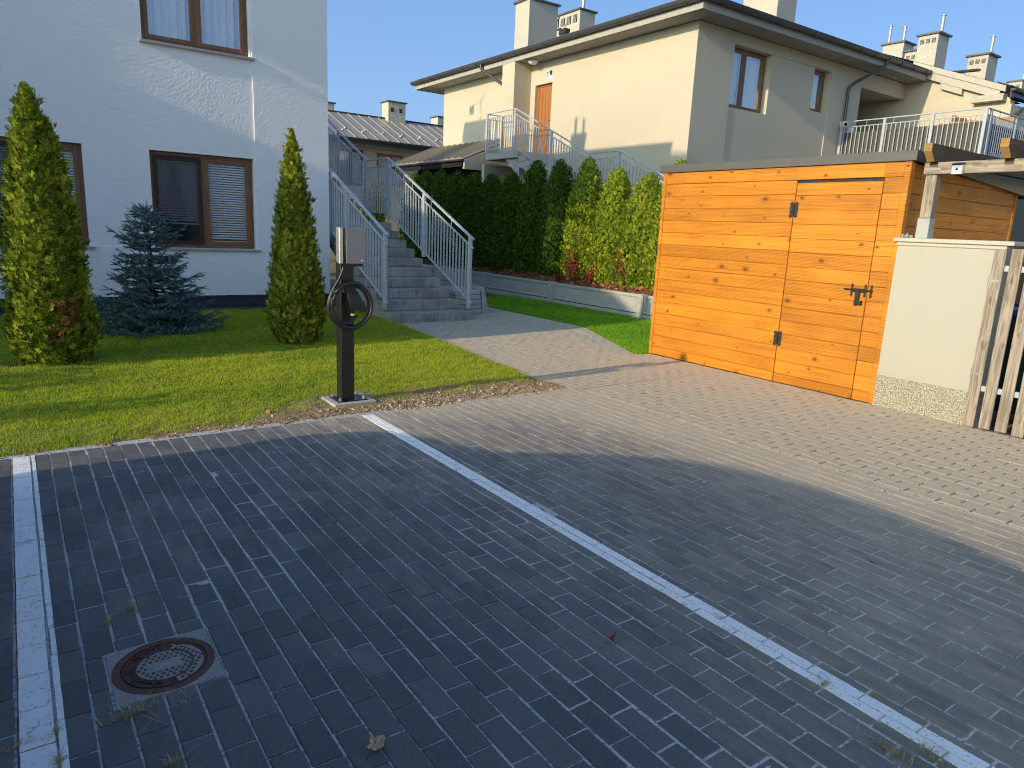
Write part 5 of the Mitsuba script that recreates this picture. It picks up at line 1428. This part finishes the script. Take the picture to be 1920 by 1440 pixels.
ent('tread_ring', [sheet(circ(.096).difference(circ(.091)), .006, 'z', -.0055), sheet(sg.Polygon([(mx + .137 * math.cos(a), my + .137 * math.sin(a)) for a in np.radians(np.linspace(-88, 88, 30))] + [(mx + .132 * math.cos(a), my + .132 * math.sin(a)) for a in np.radians(np.linspace(88, -88, 30))]), .006, 'z', -.0055)], 'm_rust', lid)
ent('tread_plate', [sheet(circ(.0905).union(sg.Polygon([(mx, my)] + [(mx + .130 * math.cos(a), my + .130 * math.sin(a)) for a in np.radians(np.linspace(-78, 78, 30))])).difference(circ(.001)), .003, 'z', -.0057)], 'm_lid_sand', lid)
studs = []
for i in range(-8, 9):
    for j in range(-8, 9):
        x, y = mx + (i + .5 * (j % 2)) * .0205, my + j * .0178
        rr_ = math.hypot(x - mx, y - my)
        if (rr_ < .084 or (rr_ < .124 and abs(math.degrees(math.atan2(y - my, x - mx))) < 70)) and not (abs(y - my + (x - mx) * .0) < .022 and abs(x - mx) < .06):
            studs.append(cbox(x - .0052, x + .0052, y - .0038, y + .0038, -.003, .0012, .0015))
k = ent('stud', studs, 'm_rust', lid); tag(k, kind='stuff')
for _a in (80, -95):
    ent('lifting_hole', [lathe([(.019, -.0022), (.019, .001), (.015, .001), (.014, -.0025), (0, -.0025)], mx + .115 * math.cos(math.radians(_a)), my + .115 * math.sin(math.radians(_a)), 16)], 'm_rust', lid)

def fallen_leaf(label, x, y, size, colour, seed, rot, curl=.25, name='fallen_leaf', aspect=.8):
    rng = np.random.default_rng(seed)
    n = 22
    a = np.linspace(0, 2 * np.pi, n, endpoint=False)
    r = 1 + .16 * np.cos(a * 5 + 1) + .10 * rng.normal(0, 1, n) + .25 * np.cos(a)
    V = [[0, 0, 0]]
    for k_ in (.5, 1.0):
        for i in range(n):
            u, w = r[i] * k_ * math.cos(a[i]), r[i] * k_ * math.sin(a[i]) * aspect
            V.append([u, w, curl * (u * u * .6 + w * w) + .07 * rng.normal()])
    V = np.array(V) * size / 2
    cs, sn = math.cos(rot), math.sin(rot)
    V = np.stack([x + V[:, 0] * cs - V[:, 1] * sn, y + V[:, 0] * sn + V[:, 1] * cs, .006 + V[:, 2] - V[:, 2].min()], 1)
    F = [[0, 1 + i, 1 + (i + 1) % n] for i in range(n)] + [[1 + i, 1 + n + i, 1 + n + (i + 1) % n] for i in range(n)] + [[1 + i, 1 + n + (i + 1) % n, 1 + (i + 1) % n] for i in range(n)]
    C = np.array(colour)[None] * rng.uniform(.7, 1.2, (len(V), 1))
    lk = thing(name, label, 'leaf')
    ent('blade', (V, np.array(F)), 'm_chip', lk, color=C)
    ent('stalk', [tube([[x - size * .5 * cs, y - size * .5 * sn, .008], [x - size * .85 * cs, y - size * .85 * sn, .005]], .0015, 5)], 'm_bark', lk)
fallen_leaf('pale tan fallen leaf on the dark paving at the bottom centre', .785, 1.735, .062, (.50, .36, .19), 1, .6)
fallen_leaf('small red curled leaf in a paving joint left of the long white line', 1.82, 1.785, .04, (.28, .05, .04), 2, .2, 1.2, aspect=.35)
fallen_leaf('small dark red leaf on the shaded paving right of the long white line', 3.45, 1.60, .032, (.22, .07, .05), 3, 2.0, .8, aspect=.5)
def pebble(label, x, y, s, seed, name='pebble'):
    rng = np.random.default_rng(seed)
    m = trimesh.creation.icosphere(2, s / 2)
    v = np.array(m.vertices) * (1 + .25 * (nz(*(np.array(m.vertices).T * 40 / 1), 1.0, 2, seed) - .5)[:, None]) * [1, .8, .65]
    k_ = key_for(name); scene[k_] = mikit.ply((v + [x, y, s * .30], np.array(m.faces)), 'm_precast', smooth=True)
    labels[k_] = {'label': label, 'category': 'stone'}
pebble('pale pebble on the sunlit paving beside the sand seam', 4.58, 2.13, .022, 1)
pebble('little pale stone on the sunlit paving farther along the sand seam', 4.62, 2.56, .016, 2)
pebble('small stone on the paving near the foot of the shed', 6.9, 5.35, .03, 3)
pebble('tiny stone beside the other one near the foot of the shed', 6.88, 5.25, .018, 4)
pebble('pebble on the shaded paving right of the long white line', 3.62, 2.82, .03, 5)

def tuft(label, x, y, n, spread, h, seed, along=(1, 0), lean=1.0):
    rng = np.random.default_rng(seed)
    t = rng.normal(0, spread, n)
    px = x + along[0] * t + rng.normal(0, .004, n); py = y + along[1] * t + rng.normal(0, .004, n)
    c = np.array([(.42, .36, .20), (.30, .30, .10), (.50, .45, .30)])[rng.integers(0, 3, n)] * rng.uniform(.7, 1.2, (n, 1))
    v, f, cc = blades(px, py, np.full(n, -.006), rng, h * np.ones(n), .0022, c, lean=lean)
    k_ = key_for('grass_tuft'); scene[k_] = mikit.ply((v, f), 'm_leaf', color=cc)
    labels[k_] = {'label': label, 'category': 'grass tuft'}
tuft('dry grass tuft in the joint behind the drain cover', .275, 2.98, 50, .018, .05, 1)
tuft('small dry tuft in a joint behind the left corner of the drain cover', .185, 2.92, 26, .01, .04, 2, (0, 1))
tuft('yellow grass tuft lying along the joint in front of the drain cover', .20, 2.285, 90, .035, .055, 3, (1, .05), 1.4)
tuft('sparse dry blades in the paving nearer than the drain cover', .33, 2.26, 14, .04, .07, 4, (1, .4), 1.6)
tuft('little grass tuft in a joint well below the drain cover', .265, 1.99, 40, .016, .045, 5, (1, 0), 1.3)
tuft('dry tuft along the left white line near the bottom edge', -.018, 2.32, 40, .012, .028, 6, (0, 1))
tuft('second dry tuft along the left white line, lower down', -.018, 2.17, 60, .018, .032, 7, (0, 1))
tuft('dry tuft on the outer side of the left white line', -.113, 2.31, 50, .02, .03, 8, (1, .3))
tuft('dry grass in the joint left of the long white line at the bottom', 2.17, .865, 80, .04, .04, 9, (0, 1), 1.3)
tuft('dry grass tuft beside the lowest end of the long white line', 2.265, .78, 60, .03, .035, 10, (.3, 1), 1.3)
tuft('small tuft at the edge of the long white line', 2.305, 1.165, 40, .012, .03, 11, (1, 0))
tuft('tiny tuft on the far side of the long white line', 2.40, 1.03, 26, .01, .03, 12, (1, 0))

# ------------------------------------------------------------------ out of frame: what throws the shadows, and an added house filling them
car = thing('parked_car', 'dark grey estate car parked in the next bay on the left', 'car')
prof = [(4.80, .32), (4.86, .50), (4.84, .66), (4.78, .84), (4.62, .93), (4.30, 1.00), (3.95, 1.05), (3.75, 1.10), (3.40, 1.28), (3.02, 1.44), (2.60, 1.535), (2.20, 1.585), (1.75, 1.60), (1.3, 1.585), (.9, 1.555), (.55, 1.50), (.25, 1.20), (.10, .95), (.06, .60), (.12, .32)]
def car_body():
    v, f = [], []
    pr = np.array(prof)
    cx = -1.50
    for (dx, sc, zcut) in ((-.90, 0, 0), (-.82, 1, 0), (.82, 1, 0), (.90, 0, 0)):
        for (y, z) in pr:
            inw = .16 * np.clip((z - .95) / .6, 0, 1)
            x = cx + (dx - math.copysign(inw, dx))
            zz = z if sc else min(z, .32 + (z - .32) * .93)
            v.append([x, 2.46 + (y - 2.46) * (1 if sc else .985), zz])
    n = len(pr)
    for a in range(3):
        for i in range(n):
            j = (i + 1) % n
            f.append([a * n + i, a * n + j, (a + 1) * n + j, (a + 1) * n + i])
    m = join([(np.array(v), np.array(f))])
    c0 = join([(np.array(v[:n]), np.array([[0, i, i + 1] for i in range(1, n - 1)])), (np.array(v[3 * n:]), np.array([[0, i, i + 1] for i in range(1, n - 1)]))])
    return join([m, c0])
ent('body', car_body(), 'm_car_paint', car, smooth=35)
for s in (-1, 1):
    for y in (1.05, 3.85):
        x = -1.50 + s * .80
        w = ent('wheel', [tube([[x - .1, y, .32], [x + .1, y, .32]], .32, 24)], 'm_rubber', car, smooth=50)
        ent('rim', [tube([[x + s * .101, y, .32], [x + s * .108, y, .32]], .21, 20)], 'm_silver', w)
for s in (-1, 1):
    ent('side_window', [prism_x([(.75, 1.02), (3.45, 1.08), (2.9, 1.40), (.9, 1.44)], -1.50 + s * .795 - .01, -1.50 + s * .795 + .01)], 'm_gloss_black', car)
    ent('door_mirror', [cbox(-1.50 + s * .95 - .08, -1.50 + s * .95 + .08, 3.30, 3.42, 1.0, 1.14, .03)], 'm_black', car)
    ent('headlight', [cbox(-1.50 + s * .66 - .16, -1.50 + s * .66 + .16, 4.70, 4.85, .66, .80, .03)], 'm_silver', car)

rh = thing('added_row_house', 'unseen long cream row house added on the right of the yard to bounce sunlight', 'house')  # added out of view; its sunlit front fills the shaded wall and paving
RW = [(y, z) for z in (.95, 3.95) for y in (-1.2, -6.2, -11.2, -16.2, -21.2, -26.2)]
fr = rect(-30, 0, 2.0, 6.8).difference(shapely.union_all([rect(y - .8, z, y + .8, z + 1.45) for y, z in RW]))
ent('wall', sheet(fr, .35, 'x', 15.5), 'm_stucco_cream', rh)
ent('side_wall', [box(15.86, 25, 1.65, 2.0, 0, 6.8), box(15.86, 25, -30, -29.65, 0, 6.8), box(24.65, 25, -29.6, 1.6, 0, 6.8)], 'm_stucco_cream', rh)
ent('roof', [hip(14.8, 25.7, -30.7, 2.7, 6.81, 14)], 'm_roof', rh)
ent('eaves', [box(14.85, 25.65, -30.65, 2.65, 6.70, 6.80)], 'm_fascia', rh)
for y, z in RW:
    w_ = ent('window', [cbox(15.62, 15.68, y - .8, y - .72, z, z + 1.45), cbox(15.62, 15.68, y + .72, y + .8, z, z + 1.45), cbox(15.62, 15.68, y - .72, y + .72, z, z + .08), cbox(15.62, 15.68, y - .72, y + .72, z + 1.37, z + 1.45), cbox(15.62, 15.68, y - .04, y + .04, z + .08, z + 1.37)], 'm_window_wood', rh)
    ent('pane', [quad([15.65, y - .72, z + .08], [15.65, y + .72, z + .08], [15.65, y + .72, z + 1.37], [15.65, y - .72, z + 1.37])], 'm_glass', w_)

nb = thing('shade_wing', 'unseen white side wing left of the white house, shaped to cast the shade', 'house')  # unseen shade caster, its outline fitted to the shadow edges
ent('wall', [prism_x([(8.17, 0), (12.75, 0), (12.75, 5.96), (12.55, 5.93), (9.4, 5.38), (8.17, 4.75)], -6.25, -6.0)], 'm_stucco_white', nb)
ent('wall', [box(-12, -6.25, 8.17, 8.4, 0, 4.7), box(-12, -11.75, 8.4, 12.7, 0, 4.7)], 'm_stucco_white', nb)
ent('roof', [(np.array([[-12, 8.16, 4.70], [-6.05, 8.16, 4.70], [-6.05, 12.75, 5.92], [-12, 12.75, 5.0]]), np.array([[0, 1, 2, 3]]))], 'm_roof', nb)
ent('post', [box(-6.15, -6.0, 12.30, 12.75, 5.95, 7.12)], 'm_stucco_white', nb)  # added to cut off the lit patch on the white wall
ent('post', [box(-6.14, -6.0, 10.95, 11.05, 5.66, 6.70)], 'm_stucco_white', nb)
ent('shade_beam', [prism_x([(10.9, 6.95), (12.10, 7.06), (12.26, 6.66), (12.75, 6.60), (12.75, 7.135), (10.9, 7.135)], -6.14, -6.01)], 'm_verge', nb)  # added thin blocker, shaped to split the sunlight on the white wall
ent('shade_panel', [prism_x([(10.9, 7.285), (12.78, 7.285), (12.78, 10.0), (10.9, 9.86)], -6.16, -6.0)], 'm_fascia', nb)  # added thin blocker, sized to shade the upper wall and hedge tops
